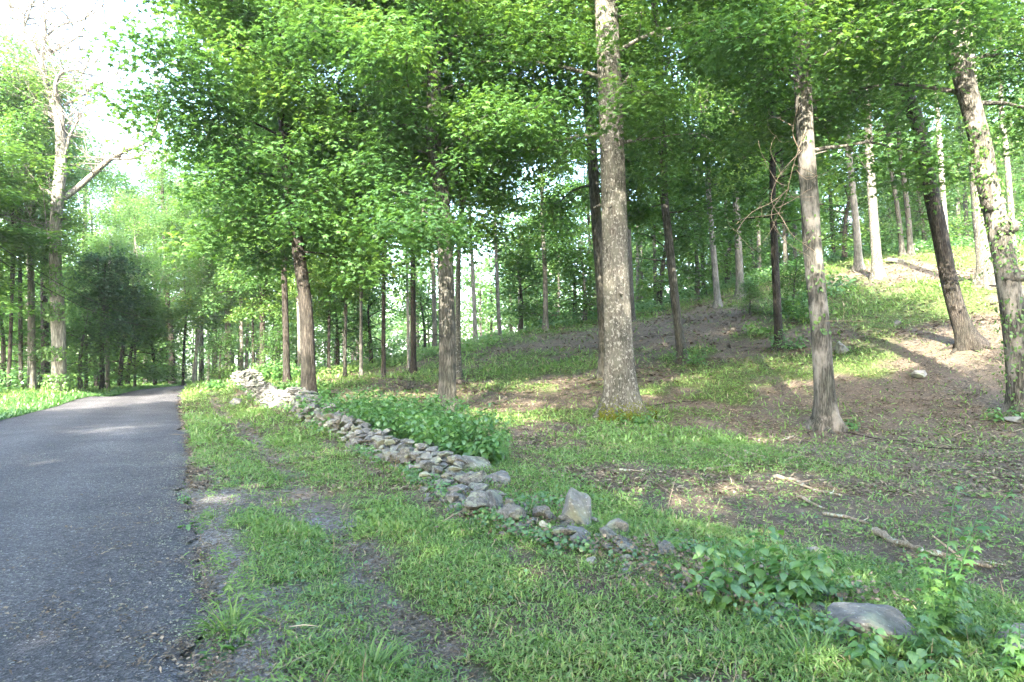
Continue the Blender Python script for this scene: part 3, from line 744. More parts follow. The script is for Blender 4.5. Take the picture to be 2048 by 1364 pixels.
for P in paths[1:] + [paths[0][len(paths[0]) // 2:]]:
    for k in range(int(len(P) * 2.4)):
        q = P[rg.integers(len(P) // 4, len(P))]
        l = rg.uniform(.6, 2.6); sp = limb_path(rg, q, rg.uniform(0, 2 * PI), l, rg.uniform(-.2, 1.1), -.3, 5)
        tube(G, sp, np.linspace(.030, .008, 6), 4, .5)
        for _ in range(3):
            q2 = sp[rg.integers(1, 5)]; s2 = limb_path(rg, q2, rg.uniform(0, 2 * PI), l * .5, rg.uniform(0, .9), 0, 3)
            tube(G, s2, np.linspace(.014, .005, 4), 3, .5)
root = empty('dead_tree', b); tag(root, 'tall leafless dead tree with pale bare limbs beside the road', 'tree', LG)
link('trunk', G.mesh('dead_trunk', [M['bark_dead']], True), root)

def ivy_on(parent, ax, h0, h1, r, n, S, mat, seed, facing=-PI / 2, spread=2.2, out=.10):
    rg = np.random.default_rng(seed); G = Geo()
    h = rg.uniform(h0, h1, n); 
    keep = vnoise(h * 1.7, h * 0 + seed, seed) > .38; h = h[keep]; n = len(h)
    a = facing + rg.uniform(-spread, spread, n)
    c = np.array([ax(x) for x in h]); dirv = np.column_stack([np.cos(a), np.sin(a), np.zeros(n)])
    rad = (r + rg.exponential(out, n))
    P = c + dirv * rad[:, None]
    N = unit(dirv + rg.normal(0, .5, (n, 3)) + [0, 0, .4]); D = rg.normal(0, .4, (n, 3)) + np.array([0, 0, -1.0])
    leaves(G, P, N, D, S * rg.uniform(.6, 1.3, n), OV, rg.random(n))
    link('ivy', G.mesh('ivy', [mat]), parent)
ivy_on(root, lambda h: np.array([-.02 * h, 0, h]) * [1, 1, 1], .1, 6.5, .44, 4200, .11, M['ivy'], 4)
ivy_on(mc, mcx, 1.2, 6.8, mcr * .85, 420, .085, M['ivy'], 5, out=.14)
ivy_on(me_, mex, .3, 9.5, mer * .9, 1500, .08, M['ivy'], 6, out=.11)
# burls on the ivy-clad trunk
G = Geo()
for hh, off, rr_ in ((4.35, (.08, -.10), .27), (4.9, (-.08, -.08), .22), (3.2, (.05, -.08), .25)):
    bm = bmesh.new(); bmesh.ops.create_icosphere(bm, subdivisions=3, radius=rr_)
    for vv in bm.verts:
        n_ = vnoise(vv.co.x * 9 + hh * 5, vv.co.y * 9 + vv.co.z * 13, 3) - .5
        vv.co *= 1 + n_ * .6; vv.co.z *= .85
    V = np.array([vv.co[:] for vv in bm.verts]) + mex(hh) + np.array([off[0], off[1], 0])
    Q = np.array([[l.vert.index for l in f.loops] + [f.loops[0].vert.index] for f in bm.faces])
    bm.free()
    me2 = quad_mesh('burl', V, Q[:, :3], {'var': np.full(len(V), .5)}, [M['bark_shag']], smooth=True)
    link('burl', me2, me_)
# moss at the oak's foot
G = Geo(); rg = np.random.default_rng(8); n = 2600
a = rg.uniform(-PI, .2, n); h = rg.exponential(.10, n) ; rr_ = orb * (1.0 + .55 * (1.25 * np.exp(-np.maximum(h - .2, 0) / (1.1 * orb)) + .3) * (1 + .3 * np.cos(a * 3))) + rg.uniform(-.02, .05, n)
zz = h
P = np.column_stack([np.cos(a) * rr_, np.sin(a) * rr_, zz + 0.0])
leaves(G, P, unit(np.column_stack([np.cos(a), np.sin(a), np.full(n, .8)]) + rg.normal(0, .3, (n, 3))), rg.normal(0, 1, (n, 3)), np.full(n, .05), RH, rg.random(n))
M['moss'] = leafmat('moss', [(0, (.07, .085, .012)), (1, (.15, .16, .025))], tr=.1, gloss=0)
link('moss', G.mesh('moss', [M['moss']]), oak)
# dead vine tangle on the patchy maple
G = Geo(); rg = np.random.default_rng(21); d = 14.6
vl = [[(1618, 250), (1590, 330), (1575, 380), (1560, 420), (1530, 470), (1495, 510)], [(1575, 380), (1540, 400), (1500, 430), (1478, 455), (1480, 470), (1510, 500)],
      [(1600, 300), (1560, 350), (1548, 400), (1560, 440), (1590, 470), (1622, 500), (1660, 530), (1700, 520)], [(1570, 390), (1545, 420), (1550, 450), (1575, 480), (1620, 510)],
      [(1590, 330), (1620, 350), (1640, 355)], [(1592, 340), (1615, 358), (1632, 345)], [(1575, 390), (1600, 395), (1625, 392)], [(1560, 350), (1540, 300), (1550, 270)],
      [(1585, 250), (1560, 240), (1542, 228)], [(1578, 372), (1550, 360), (1520, 300), (1518, 280)], [(1560, 420), (1520, 430), (1490, 430), (1470, 450)], [(1600, 300), (1585, 260), (1600, 200), (1620, 160)],
      [(1562, 415), (1590, 400), (1612, 380)], [(1645, 640), (1700, 645), (1740, 640)]]
for ln in vl:
    dy = rg.normal(-.15, .12); pts = []
    for u, v in ln:
        dy += rg.normal(0, .08); pts.append(px(u + rg.normal(0, 3), v + rg.normal(0, 3), d + dy) - mcb)
    P = smooth_path(pts, .12); tube(G, P, np.linspace(.010, .004, len(P)), 5, .5)
    for k in range(2):
        q = P[rg.integers(len(P) // 3, len(P))]; s2 = limb_path(rg, q, rg.uniform(0, 2 * PI), rg.uniform(.2, .6), rg.uniform(-.8, .8), -.9, 5)
        tube(G, s2, np.linspace(.005, .002, 6), 4, .5)
link('dead_vine', G.mesh('dead_vine', [M['twig']], True), mc)

# understory saplings; all on the slope or by the road
sap = [
 ('yellow-green sapling on the sunny ridge left of the grey trunk', 1042, 655, 43, 's', 1.5),
 ('leafy sapling among the brush right of the ridge path', 1150, 640, 44, 't', 1.4),
 ('bushy young maple under the slim grey-brown maple', 1320, 632, 40, 't', 1.5),
 ('low leafy sapling between slim maple and bare path', 1395, 604, 42, 's', 1.7),
 ('round leafy bush at the left foot of the green slope brush', 1500, 640, 31, 's', .45),
 ('sapling beside the young dark-barked maple', 1588, 655, 29, 's', .75),
 ('leafy young tree behind the patchy-barked maple', 1690, 545, 40, 't', 1.5),
 ('tall sapling under the pair of brown trunks', 1850, 500, 42, 't', 1.4),
 ('young tree in the shade near the top right corner of the slope', 1990, 480, 46, 't', 1.7),
 ('leafy sapling at the far end of the wall behind the stones', 548, 765, 31, 's', .75),
 ('broad sapling left of the wall end by the road bend', 440, 765, 36, 's', .8),
 ('young maple between the thin dark and pale trunks left of centre', 742, 752, 40, 't', 1.2),
 ('sapling beyond the ridge left of the straight brown maple', 850, 715, 46, 't', 1.1),
 ('young tree with low leaves near the road left of the dead tree', 30, 785, 33, 't', 1.3),
 ('leafy roadside sapling right of the dead tree', 240, 775, 37, 't', 1.3),
 ('roadside sapling before the stocky trunk at the bend', 310, 768, 42, 't', 1.2),
 ('small maple left of the thin brown leaning trunk', 675, 752, 42, 't', 1.3),
 ('green sapling under the hemlock at the road edge', 160, 782, 32, 's', 1.1),
 ('sapling showing between oak and its half hidden neighbour', 1170, 650, 40, 's', 1.4),
 ('leafy sapling between the grey trunk and the dead tree', 78, 789, 32, 't', .95),
 ('low young maple leaning in at the left picture edge', 4, 794, 29, 't', 1.1),
 ('green sapling under the airy trees well before the bend', 255, 772, 40, 't', 1.25),
 ('bushy sapling at the outer side of the road just before the bend', 335, 765, 47, 't', 1.3),
 ('young tree between the pale slim trunk and the dark thin trunk at the roadside', 192, 778, 38, 't', 1.2),
 ('young tree behind the leaning pale trunk', 1455, 590, 45, 't', 1.6),
]
for i, (lab, u, v, d, pr, s) in enumerate(sap):
    b = px(u, v, d); b[2] = Hp(b[0], b[1])
    me, ml, Hc, R0 = PROTO[pr]
    root = empty('bush' if 'bush' in lab else 'sapling', b); tag(root, lab, 'bush' if 'bush' in lab else 'sapling', 'young trees and bushes under the wood')
    for nm, m_ in (('crown', me), ('trunk', ml)):
        o = link(nm, m_, root, (0, 0, .5 * s if s > 1 else .15)); o.scale = (s * 1.05, s * 1.05, s * .9); o.rotation_euler = (0, 0, i * 1.7)
    G = Geo(); 

# trees behind and beside the camera; they throw the shade the road lies in
for i, (x, y, cr, R, Ht, cb) in enumerate([(-1.2, -4.5, 'a', 4.6, 23, 9.5), (-3.5, -7.5, 'b', 4.6, 17, 3.4), (3.8, -6.5, 'a', 4.6, 17, 3.2), (9.5, -3.5, 'd', 4.4, 16, 4.4), (-10, -9, 'a', 5, 18, 3.2), (0, -15, 'b', 5.2, 20, 3.0), (8, -13, 'd', 5.0, 18, 3.0),
        (-8, -17, 'c', 5.2, 18, 2.8), (16, -8, 'b', 5, 17, 3.4), (-17, -4, 'a', 5, 17, 3.2), (-17, 4, 'b', 4.6, 15, 3.2), (18, 2, 'd', 4.2, 16, 5.2), (-18, -16, 'b', 5.5, 19, 2.8), (17, -18, 'c', 5.5, 20, 2.8), (-8.5, -3.2, 'b', 3.8, 16, 4.2), (-14, -11, 'b', 5, 18, 2.8), (4, -10.5, 'c', 4.8, 19, 2.8)]):
    z = Hp(x, y); root = empty('maple_tree' if cr in 'bc' else 'forest_tree', (x, y, z))
    G = Geo(); P = trunk_geo(G, [np.array([0, 0, -.15]), np.array([.05, .1, 3.]), np.array([-.1, .1, 7.]), np.array([0, 0, Ht - 1.])], .24, .08, i + 40, .4, .5, 9)
    link('trunk', G.mesh('shade_trunk', [M['bark_maple']], True), root)
    me, ml, Hc, R0 = PROTO[cr]; s = R / R0
    for nm, m_ in (('crown', me), ('limbs', ml)):
        o = link(nm, m_, root, (0, 0, cb)); o.scale = (s, s, (Ht - cb) / Hc); o.rotation_euler = (0, 0, i * 1.3)
    tag(root, 'leafy tree shading the road from outside the picture', 'tree', 'shade trees around the viewpoint')

# far-off wood
def woodland(name, n, seed, region, trunks, leafm, zfun, S=(.35, .7)):
    rg = np.random.default_rng(seed); G = Geo()
    cx, cyy, ch, cr = region(rg, trunks)
    hz = H(cx, cyy)
    for k in range(trunks):
        h = ch[k]; p = np.array([[cx[k], cyy[k], hz[k] - .5], [cx[k] + rg.normal(0, .15), cyy[k], hz[k] + h * .5], [cx[k] + rg.normal(0, .4), cyy[k], hz[k] + h * .9]])
        tube(G, p, [rg.uniform(.10, .24), .12, .03], 6, 0.0)
    nq = sum(len(q) for q in G.Q)
    k = rg.integers(0, trunks, n)
    # clumped leaves
    cl = rg.integers(0, 60, n)
    crg = np.random.default_rng(seed + 1)
    cc = crg.normal(0, .42, (trunks, 60, 3)); cc[..., 2] = crg.random((trunks, 60)) ** .8
    c = cc[k, cl]
    base = zfun
    P = np.column_stack([cx[k] + c[:, 0] * cr[k] + rg.normal(0, .42, n), cyy[k] + c[:, 1] * cr[k] + rg.normal(0, .42, n), hz[k] + ch[k] * (base + (1 - base) * c[:, 2]) + rg.normal(0, .25, n)])
    N = unit(rg.normal(0, .5, (n, 3)) + [0, 0, .9])
    leaves(G, P, N, rg.normal(0, 1, (n, 3)), rg.uniform(S[0], S[1], n), RH, np.clip(rg.normal(.5, .22, n) + (crg.random((trunks, 60))[k, cl] - .5) * .5, 0, 1))
    nq2 = sum(len(q) for q in G.Q)
    mi = np.concatenate([np.zeros(nq, int), np.ones(nq2 - nq, int)])
    me = quad_mesh(name, np.vstack(G.V), np.vstack(G.Q), {'var': np.concatenate(G.A)}, [M['bark_maple'], leafm], mi)
    return link(name, me)
def reg_far(rg, t):
    a = rg.uniform(-1.05, 1.05, t); r = rg.uniform(92, 165, t)
    return np.sin(a) * r, np.cos(a) * r, rg.uniform(13, 20, t) , rg.uniform(3.5, 5.5, t)
tag(woodland('distant_woodland', 210000, 3, reg_far, 190, M['leaf_light'], .06), kind='stuff', label='far-off sunlit wood closing the view beyond the slope and the road', cat='woodland')
def reg_mid(rg, t):
    u = rg.uniform(1020, 2150, t); d = rg.uniform(56, 78, t)
    return (u - 1024) / F * d, d, rg.uniform(12, 17, t), rg.uniform(2.8, 4.2, t)
def reg_cen(rg, t):
    u = rg.uniform(380, 1120, t); d = rg.uniform(58, 84, t)
    return (u - 1024) / F * d, d, rg.uniform(10, 16, t), rg.uniform(2.6, 4.0, t)
tag(woodland('field_woodland', 55000, 8, reg_cen, 44, M['leaf_light'], .28, (.22, .42)), kind='stuff', label='airy mass of wood standing beyond the brow behind the big maples', cat='woodland')
tag(woodland('ridge_woodland', 200000, 5, reg_mid, 85, M['leaf_light'], .10, (.22, .42)), kind='stuff', label='deep mass of wood rising behind the ridge on the right', cat='woodland')
def reg_left(rg, t):
    u = rg.uniform(-300, 310, t); d = rg.uniform(44, 66, t)
    return (u - 1024) / F * d, d, rg.uniform(5, 11, t), rg.uniform(2.4, 3.4, t)
tag(woodland('roadside_woodland', 170000, 6, reg_left, 60, M['leaf_light'], .04, (.18, .36)), kind='stuff', label='mass of wood behind the trees on the left of the road', cat='woodland')

# undergrowth on the slope top and along the verge beyond the road
def herb_field(name, label, n, sampler, hgt, S, mat, seed, tmpl=OV, cat='undergrowth'):
    rg = np.random.default_rng(seed); x, y = sampler(rg, n); n = len(x)
    z = H(x, y); G = Geo()
    hh = hgt * rg.random(n) ** .8 * (.5 + fbm(x, y, 1.3, seed))
    N = unit(rg.normal(0, .45, (n, 3)) + [0, -.25, 1]); th = rg.uniform(0, 2 * PI, n)
    leaves(G, np.column_stack([x, y, z + hh]), N, np.column_stack([np.cos(th), np.sin(th), np.full(n, -.3)]), S * rg.uniform(.6, 1.3, n), tmpl, np.clip(rg.normal(.45, .22, n), 0, 1))
    return tag(link(name, G.mesh(name, [mat])), label, cat, kind='stuff')
def s_slope(rg, n):
    d = rg.uniform(27, 52, n); u = rg.uniform(1080, 2300, n); x = (u - 1024) / F * d; y = d
    k = fbm(x, y, 3.0, 61) * .6 + sst(30, 44, y) * .45 - sst(1650, 1350, u) * .12 * sst(44, 36, y)
    zone = np.exp(-(((u - 1640) / 110) ** 2 + ((y - 30.5) / 2.2) ** 2)) * .5
    m = (k + zone) > .66
    m &= ~((np.abs(u - 1470 - (d - 30) * -6) < 85) & (d < 43))
    return x[m], y[m]
herb_field('slope_undergrowth', 'low green undergrowth covering the top of the slope', 60000, s_slope, .75, .20, M['herb'], 31, RH)
def s_left(rg, n):
    y = rg.uniform(12, 60, n); l = rg.uniform(1.6, 14, n); x = xl(y) - l
    m = fbm(x, y, 2.5, 62) * .5 + sst(1.2, 5, l) * .5 > .42
    return x[m], y[m]
herb_field('roadside_undergrowth', 'green undergrowth below the trees left of the road', 45000, s_left, .9, .18, M['herb'], 32, RH)
def s_bend(rg, n):
    u = rg.uniform(380, 1000, n); d = rg.uniform(36, 60, n); x = (u - 1024) / F * d
    m = (fbm(x, d, 3, 63) > .5) & ((x - xr(d)) > 1.2)
    return x[m], d[m]
herb_field('field_edge_growth', 'pale green growth on the open ground beyond the wall end', 30000, s_bend, .5, .20, M['grass'], 33, RH)
# ------------------------------------------------------------------ stones
def rock_mesh(name, seed, dims, sub=3, npt=13, rough=.05):
    rg = random.Random(seed); bm = bmesh.new()
    for k in range(npt):
        v = Vector((rg.gauss(0, 1), rg.gauss(0, 1), rg.gauss(0, 1))).normalized() * rg.uniform(.82, 1.05)
        bm.verts.new(v)
    r = bmesh.ops.convex_hull(bm, input=bm.verts[:])
    junk = [g for g in r['geom_interior'] if isinstance(g, bmesh.types.BMVert)]
    if junk: bmesh.ops.delete(bm, geom=list(set(junk)), context='VERTS')
    bmesh.ops.bevel(bm, geom=bm.edges[:], offset=.07, segments=1, affect='EDGES', clamp_overlap=True)
    bmesh.ops.triangulate(bm, faces=bm.faces[:])
    for _ in range(sub): 
        long_ = [e for e in bm.edges if e.calc_length() > .16]
        if not long_: break
        bmesh.ops.subdivide_edges(bm, edges=long_, cuts=1)
        bmesh.ops.triangulate(bm, faces=[f for f in bm.faces if len(f.verts) > 3])
    for v in bm.verts:
        c = v.co; n_ = float(vnoise(c.x * 3 + seed, c.y * 3 + c.z * 4, seed)) - .5; n2 = float(vnoise(c.x * 9 + c.z * 7, c.y * 9 + seed, seed + 1)) - .5
        v.co = c * (1 + rough * 2 * n_ + rough * n2)
        v.co = Vector((v.co.x * dims[0], v.co.y * dims[1], v.co.z * dims[2]))
    me = bpy.data.meshes.new(name); bm.to_mesh(me); bm.free()
    me.materials.append(M['rock'])
    return me
RK = [rock_mesh('field_stone', 100 + k, (1, rng.uniform(.6, .95), rng.uniform(.34, .62)), 3, 11, .07) for k in range(12)]

wall = empty('stone_wall', (0, 0, 0)); tag(wall, 'long low dry stone wall of grey field stones running up beside the road', 'wall')
rg = np.random.default_rng(17)
# walk along the wall line from its near tumbled end to the far, taller end
yy = 4.2; big = []; rub = []
def wall_h(y): return float(np.interp(y, [4.2, 7.0, 9.5, 13, 19, 26, 30, 31.5], [.04, .14, .26, .36, .46, .58, .70, .70]))
while yy < 31.2:
    hh = wall_h(yy); z0 = 0; lay = 0
    wid = .68
    while z0 < hh:
        sz = rg.uniform(.085, .165)
        nacross = 3 if lay == 0 else 2
        for a_ in range(nacross):
            if yy < 6.0 and rg.random() < .35: continue
            off = (a_ - (nacross - 1) / 2) * wid / nacross * (1 - .25 * z0) + rg.normal(0, .07)
            y_ = yy + rg.normal(0, .05); x_ = float(xw(y_)) - .10 + off
            s_ = sz * rg.uniform(.8, 1.45)
            big.append((x_, y_, Hp(x_, y_) + z0 + .02, s_))
        z0 += sz * .62; lay += 1
    yy += .17 + .006 * yy
for k in range(620):
    y_ = 3.9 + 27 * rg.random() ** 1.4; x_ = float(xw(y_)) - .05 + rg.normal(0, .30)
    rub.append((x_, y_, Hp(x_, y_) + rg.uniform(-.03, .03), rg.uniform(.04, .10)))
score = [s / y for (x, y, z, s) in big]; order = np.argsort(score)[::-1]
top100 = set(order[:100].tolist())
Gv = []; Gf = []; nn = 0
def rockdata(me):
    V = np.array([v.co[:] for v in me.vertices]); T = np.array([p.vertices[:] for p in me.polygons]); return V, T
RD = [rockdata(m) for m in RK]
def rotm(rg, tilt=.25):
    a, b_, c_ = rg.uniform(0, 2 * PI), rg.normal(0, tilt), rg.normal(0, tilt)
    Rz = np.array([[math.cos(a), -math.sin(a), 0], [math.sin(a), math.cos(a), 0], [0, 0, 1]])
    Rx = np.array([[1, 0, 0], [0, math.cos(b_), -math.sin(b_)], [0, math.sin(b_), math.cos(b_)]])
    return Rz @ Rx, (b_, 0, a)
for i, (x, y, z, s) in enumerate(big):
    k = int(rg.integers(12))
    R_, e = rotm(rg)
    if i in top100:
        o = link('wall_stone', RK[k], wall, (x, y, z)); o.rotation_euler = e; o.scale = (s, s, s)
    else:
        V, T = RD[k]; Gv.append(V @ R_.T * s + [x, y, z]); Gf.append(T + nn); nn += len(V)
for (x, y, z, s) in rub:
    V, T = RD[int(rg.integers(12))]; R_, _ = rotm(rg, .5); Gv.append(V @ R_.T * s + [x, y, z]); Gf.append(T + nn); nn += len(V)
me = quad_mesh('rubble', np.vstack(Gv), np.vstack(Gf), None, [M['rock']])
tag(link('rubble', me, wall), kind='stuff')

def onground(u, v, up=0.0):
    """follow the view ray of a photo point down to the ground"""
    d = np.linspace(2.2, 40, 1500); c, s = math.cos(PITCH), math.sin(PITCH)
    ccy = (682 - v) / F; yy_ = c - s * ccy; zz_ = (s + c * ccy) / yy_; xx_ = (u - 1024) / F / yy_
    h = H(xx_ * d, d); k = np.argmax(CAMH + zz_ * d < h + up)
    return np.array([xx_ * d[k], d[k], h[k] + up])
# loose rocks of the tumbled stretch, each its own thing
rocks = [
 ('flat oval grey rock leaning out of the tumbled wall', 990, 965, 7.15, (.20, .16, .115), (.1, .15, .3), 201),
 ('pale rounded rock just below the oval one', 983, 1016, 6.75, (.19, .15, .15), (.2, 0, 1), 202),
 ('large upright mossy rock standing tallest of the near stones', 1151, 1040, 6.1, (.165, .16, .22), (.1, -.1, .6), 203),
 ('thin slab lying at the foot of the upright mossy rock', 1150, 1070, 5.9, (.155, .12, .045), (.05, .08, .2), 204),
 ('small grey block right of the upright mossy rock', 1235, 1066, 5.75, (.115, .10, .09), (.2, .2, .9), 205),
 ('small whitish stone between upright rock and grey block', 1188, 1050, 6.2, (.07, .06, .06), (0, 0, 0), 206),
 ('broad mossy boulder lying flat in the grass at the lower right', 1762, 1262, 4.15, (.31, .22, .12), (.12, .05, -.25), 207),
 ('bluish rounded rock cut by the right edge of the picture', 2052, 1295, 3.95, (.13, .13, .10), (0, 0, .4), 208),
 ('second rounded rock below the bluish one in the corner', 2045, 1330, 3.75, (.13, .12, .10), (0, 0, 1.4), 209),
 ('pale angular rock on the wall left of the oval one', 808, 920, 9.9, (.24, .19, .14), (.2, .2, .5), 210),
 ('upright pale stone beside the thicket on the wall crest', 858, 905, 9.9, (.15, .11, .17), (.2, .1, .2), 211),
 ('blocky grey stone with a cleft under the thicket edge', 957, 934, 8.6, (.22, .17, .14), (.1, .1, .2), 212),
 ('half buried stone in the grass left of the pale rounded rock', 925, 990, 7.6, (.15, .12, .08), (.1, 0, .9), 213),
 ('small pinkish stone in the leaf pile at the wall gap', 1385, 1098, 5.25, (.07, .06, .06), (0, .2, .2), 214),
 ('low stone sunk in the verge grass in front of the wall', 705, 1050, 6.5, (.15, .10, .04), (.1, 0, -.4), 215),
 ('mossy boulder on the slope right behind the patchy-barked maple', 1683, 700, 22.5, (.36, .30, .26), (.1, .1, .6), 216),
 ('bluish stone lying on the sunlit slope', 1838, 733, 18.5, (.24, .2, .12), (.05, 0, .2), 217),
 ('small grey stone high on the slope above the sunlit patch', 1795, 648, 24, (.16, .14, .13), (0, 0, .8), 218),
 ('flat rock at the foot of the ivy-clad trunk', 2035, 845, 14.4, (.30, .2, .09), (.05, 0, .1), 219),
 ('rocky outcrop in the green brush near the top of the slope', 1790, 522, 36, (.55, .4, .3), (0, 0, .3), 220),
 ('pale sunlit rock fragment on the bare ground right of the path branch', 1632, 1108, 5.9, (.09, .06, .045), (0, 0, .3), 221),
 ('tiny orange-tinted stone in the grass below the wall', 803, 1052, 6.4, (.035, .03, .03), (0, 0, .3), 222),
 ('isolated grey stone on the grassy bank before the wall', 474, 812, 24, (.28, .2, .17), (0, 0, .3), 223),
]
for lab, u, v, d, dims, rot, sd in rocks:
    p = onground(u, v, dims[2] * .35) if d < 12 else px(u, v, d)
    g = Hp(p[0], p[1]); dims = tuple(q * (1.45 if 5.5 < d < 11 else 1.2) for q in dims); z = min(max(p[2], g + dims[2] * .35), g + dims[2] * .8)
    me = rock_mesh('rock', sd, dims, 3, 12)
    o = link('rock', me, None, (p[0], p[1], z)); o.rotation_euler = rot
    tag(o, lab, 'rock', 'loose rocks')

# ------------------------------------------------------------------ fallen wood
rg = np.random.default_rng(5)
branches = [
 ('long curved fallen branch with orange inner wood on the bare ground', [(1545, 957), (1590, 965), (1630, 985), (1685, 995)], 0.032, 'lichen_wood'),
 ('thin fallen branch below the long curved one ending at a bark flake', [(1595, 995), (1625, 1012), (1655, 1022)], 0.024, 'lichen_wood'),
 ('short lichen-spotted branch piece with an orange tail', [(1645, 1034), (1690, 1038), (1738, 1050)], 0.024, 'lichen_wood'),
 ('longest mossy pale branch lying towards the lower right', [(1748, 1066), (1790, 1092), (1850, 1110), (1910, 1128), (1980, 1142)], 0.038, 'lichen_wood'),
 ('straight pale stick left of the bare ground', [(1410, 941), (1440, 938), (1472, 933)], 0.026, 'lichen_wood'),
 ('mossy stick above the straight pale one', [(1487, 905), (1510, 912), (1535, 918)], 0.024, 'lichen_wood'),
 ('short pale mossy chunk of branch next to the mossy stick', [(1452, 912), (1468, 922)], 0.024, 'lichen_wood'),
 ('whitish sticks lying on bare ground behind the grass strip', [(1238, 942), (1262, 944), (1286, 947)], 0.024, 'lichen_wood'),
 ('slender grey twig slanting over the bare ground', [(1310, 968), (1345, 990), (1378, 1010)], .008, 'twig'),
 ('forked pale twig standing at the edge of the grass strip', [(1335, 1022), (1345, 1000), (1358, 975)], .006, 'twig'),
 ('short pale branch under the patchy-barked maple', [(1562, 884), (1580, 878), (1590, 872)], 0.024, 'lichen_wood'),
 ('pale stick crossing the sunny spot below the patchy-barked maple', [(1575, 922), (1600, 915), (1615, 916)], 0.023, 'lichen_wood'),
 ('long thin dark stick right of the patchy-barked maple', [(1690, 865), (1760, 880), (1830, 885)], .015, 'bark_dark'),
 ('dark fallen twig on the right bare ground', [(1820, 892), (1880, 898), (1945, 900)], .015, 'bark_dark'),
 ('curved pale stick on the gravel by the road edge', [(500, 1232), (530, 1240), (560, 1255), (558, 1272)], .008, 'twig'),
 ('thin straight straw-coloured twig on the verge gravel', [(478, 1115), (490, 1135), (497, 1155)], .006, 'twig'),
 ('short pale stick by the wall leaf pile', [(1280, 1075), (1330, 1082)], .012, 'twig'),
 ('log end half hidden in grass behind the straight brown maple', [(912, 768), (935, 770)], .16, 'bark_dark'),
 ('dark root stump lying on the lawn left of the straight brown maple', [(806, 779), (828, 781)], .09, 'bark_dark'),
 ('old grey branch lying along the floor near the oak', [(1310, 812), (1345, 806), (1395, 803)], .02, 'bark_dark'),
]
for lab, ln, r, mt in branches:
    G = Geo(); P0 = onground(*ln[0])
    pts = []
    for k, (u, v) in enumerate(ln):
        p = onground(u, v) - P0; p[2] += r * .7 + (0.12 * k if 'standing' in lab else rg.uniform(0, .012)); pts.append(p)
    P = smooth_path(pts, .06 if r < .1 else .2)
    P = P + rg.normal(0, min(r * .22, .02), P.shape)
    rad = np.linspace(r, r * .55, len(P)); rad[0] *= .6; rad[-1] *= .5
    tube(G, P, rad * (1 + .15 * rg.normal(size=len(P))), 8, .5, .2, 3)
    if r < .1 and len(P) > 6:
        for _ in range(3 if len(P) > 12 else 1):
            q = P[rg.integers(2, len(P) - 1)]; s2 = limb_path(rg, q, rg.uniform(0, 2 * PI), rg.uniform(4, 9) * r, rg.uniform(0, .5), 0, 3)
            tube(G, s2, np.linspace(r * .35, r * .15, 4), 5, .5)
    o = link('log' if 'log' in lab or 'stump' in lab else 'fallen_branch', G.mesh('branch', [M[mt]], True), None, tuple(P0))
    tag(o, lab, 'branch', 'fallen branches and sticks')
# brush pile on the ridge
P0 = px(1195, 640, 46); P0[2] = Hp(P0[0], P0[1]); G = Geo()
for _ in range(70):
    q = np.array([rg.normal(0, 1.6), rg.normal(0, .5), rg.uniform(0, .7)]); a = rg.uniform(-.6, .6) + (PI if rg.random() < .5 else 0)
    s2 = limb_path(rg, q, a, rg.uniform(1, 2.4), rg.normal(0, .25), .1, 4); tube(G, s2, np.linspace(.05, .015, 5), 5, .5)
tag(link('brush_pile', G.mesh('brush_pile', [M['twig']], True), None, tuple(P0)), 'heap of bare brown brushwood on the ridge behind the oak', 'brush pile')

# ------------------------------------------------------------------ plants
def plant(name, lab, u, v, stems, hgt, leafS, tmpl, mat, seed, cat='plant', group=None, per=10, lean=.3, spread=.12, d=None, droop=.35, pairs=True, stemr=.006, zoff=0, whorl=None):
    rg = np.random.default_rng(seed)
    P0 = onground(u, v) if d is None else px(u, v, d)
    if d is not None: P0[2] = Hp(P0[0], P0[1])
    GS, GL = Geo(), Geo()
    P = []; N = []; D = []; S = []
    for k in range(stems):
        a = rg.uniform(0, 2 * PI); r0 = spread * math.sqrt(rg.random())
        q = np.array([math.cos(a) * r0, math.sin(a) * r0, 0]); h = hgt * rg.uniform(.6, 1.05)
        e = PI / 2 - rg.uniform(0, lean); sp = limb_path(rg, q, a + rg.normal(0, .5), h, e, .25, 7)
        sp[0][2] -= .03
        tube(GS, np.vstack([[[0, 0, -.06]], sp]), np.linspace(stemr, stemr * .4, 9), 5, .5)
        for j in range(per):
            f = .12 + .88 * (j + .5) / per; ii_ = f * 7; i1 = min(6, int(ii_)); c = sp[i1] + (sp[i1 + 1] - sp[i1]) * (ii_ - i1)
            for sgn in ((0, PI) if pairs else (0,)):
                th = j * 1.9 + sgn + rg.normal(0, .3) + a
                dl_ = np.array([math.cos(th), math.sin(th), rg.normal(.1, .2)])
                pet = leafS * .35 if tmpl is OV else leafS * .1
                P.append(c + dl_ * pet); D.append(dl_ - np.array([0, 0, droop])); N.append(np.array([dl_[0] * .4, dl_[1] * .4, 1]) + rg.normal(0, .18, 3)); S.append(leafS * rg.uniform(.65, 1.15) * (1.1 - .5 * f))
    P, N, D, S = np.array(P), unit(np.array(N)), np.array(D), np.array(S)
    leaves(GL, P, N, D, S, tmpl, np.clip(rg.normal(.5, .25, len(P)), 0, 1))
    root = empty(name, tuple(P0)); tag(root, lab, cat, group)
    link('stem', GS.mesh('stem', [M['herb']]), root); link('leaves', GL.mesh('leaves', [mat]), root)
    return root
plant('herb', 'bushy weed with big heart-shaped leaves growing from the low wall', 1500, 1205, 14, .52, .125, OV, M['herb'], 1, per=8, spread=.22, lean=.6)
plant('herb', 'smaller broad-leaved weed right of the big heart-leaved one', 1625, 1215, 5, .26, .10, OV, M['herb'], 2, per=5, spread=.16, lean=.7)
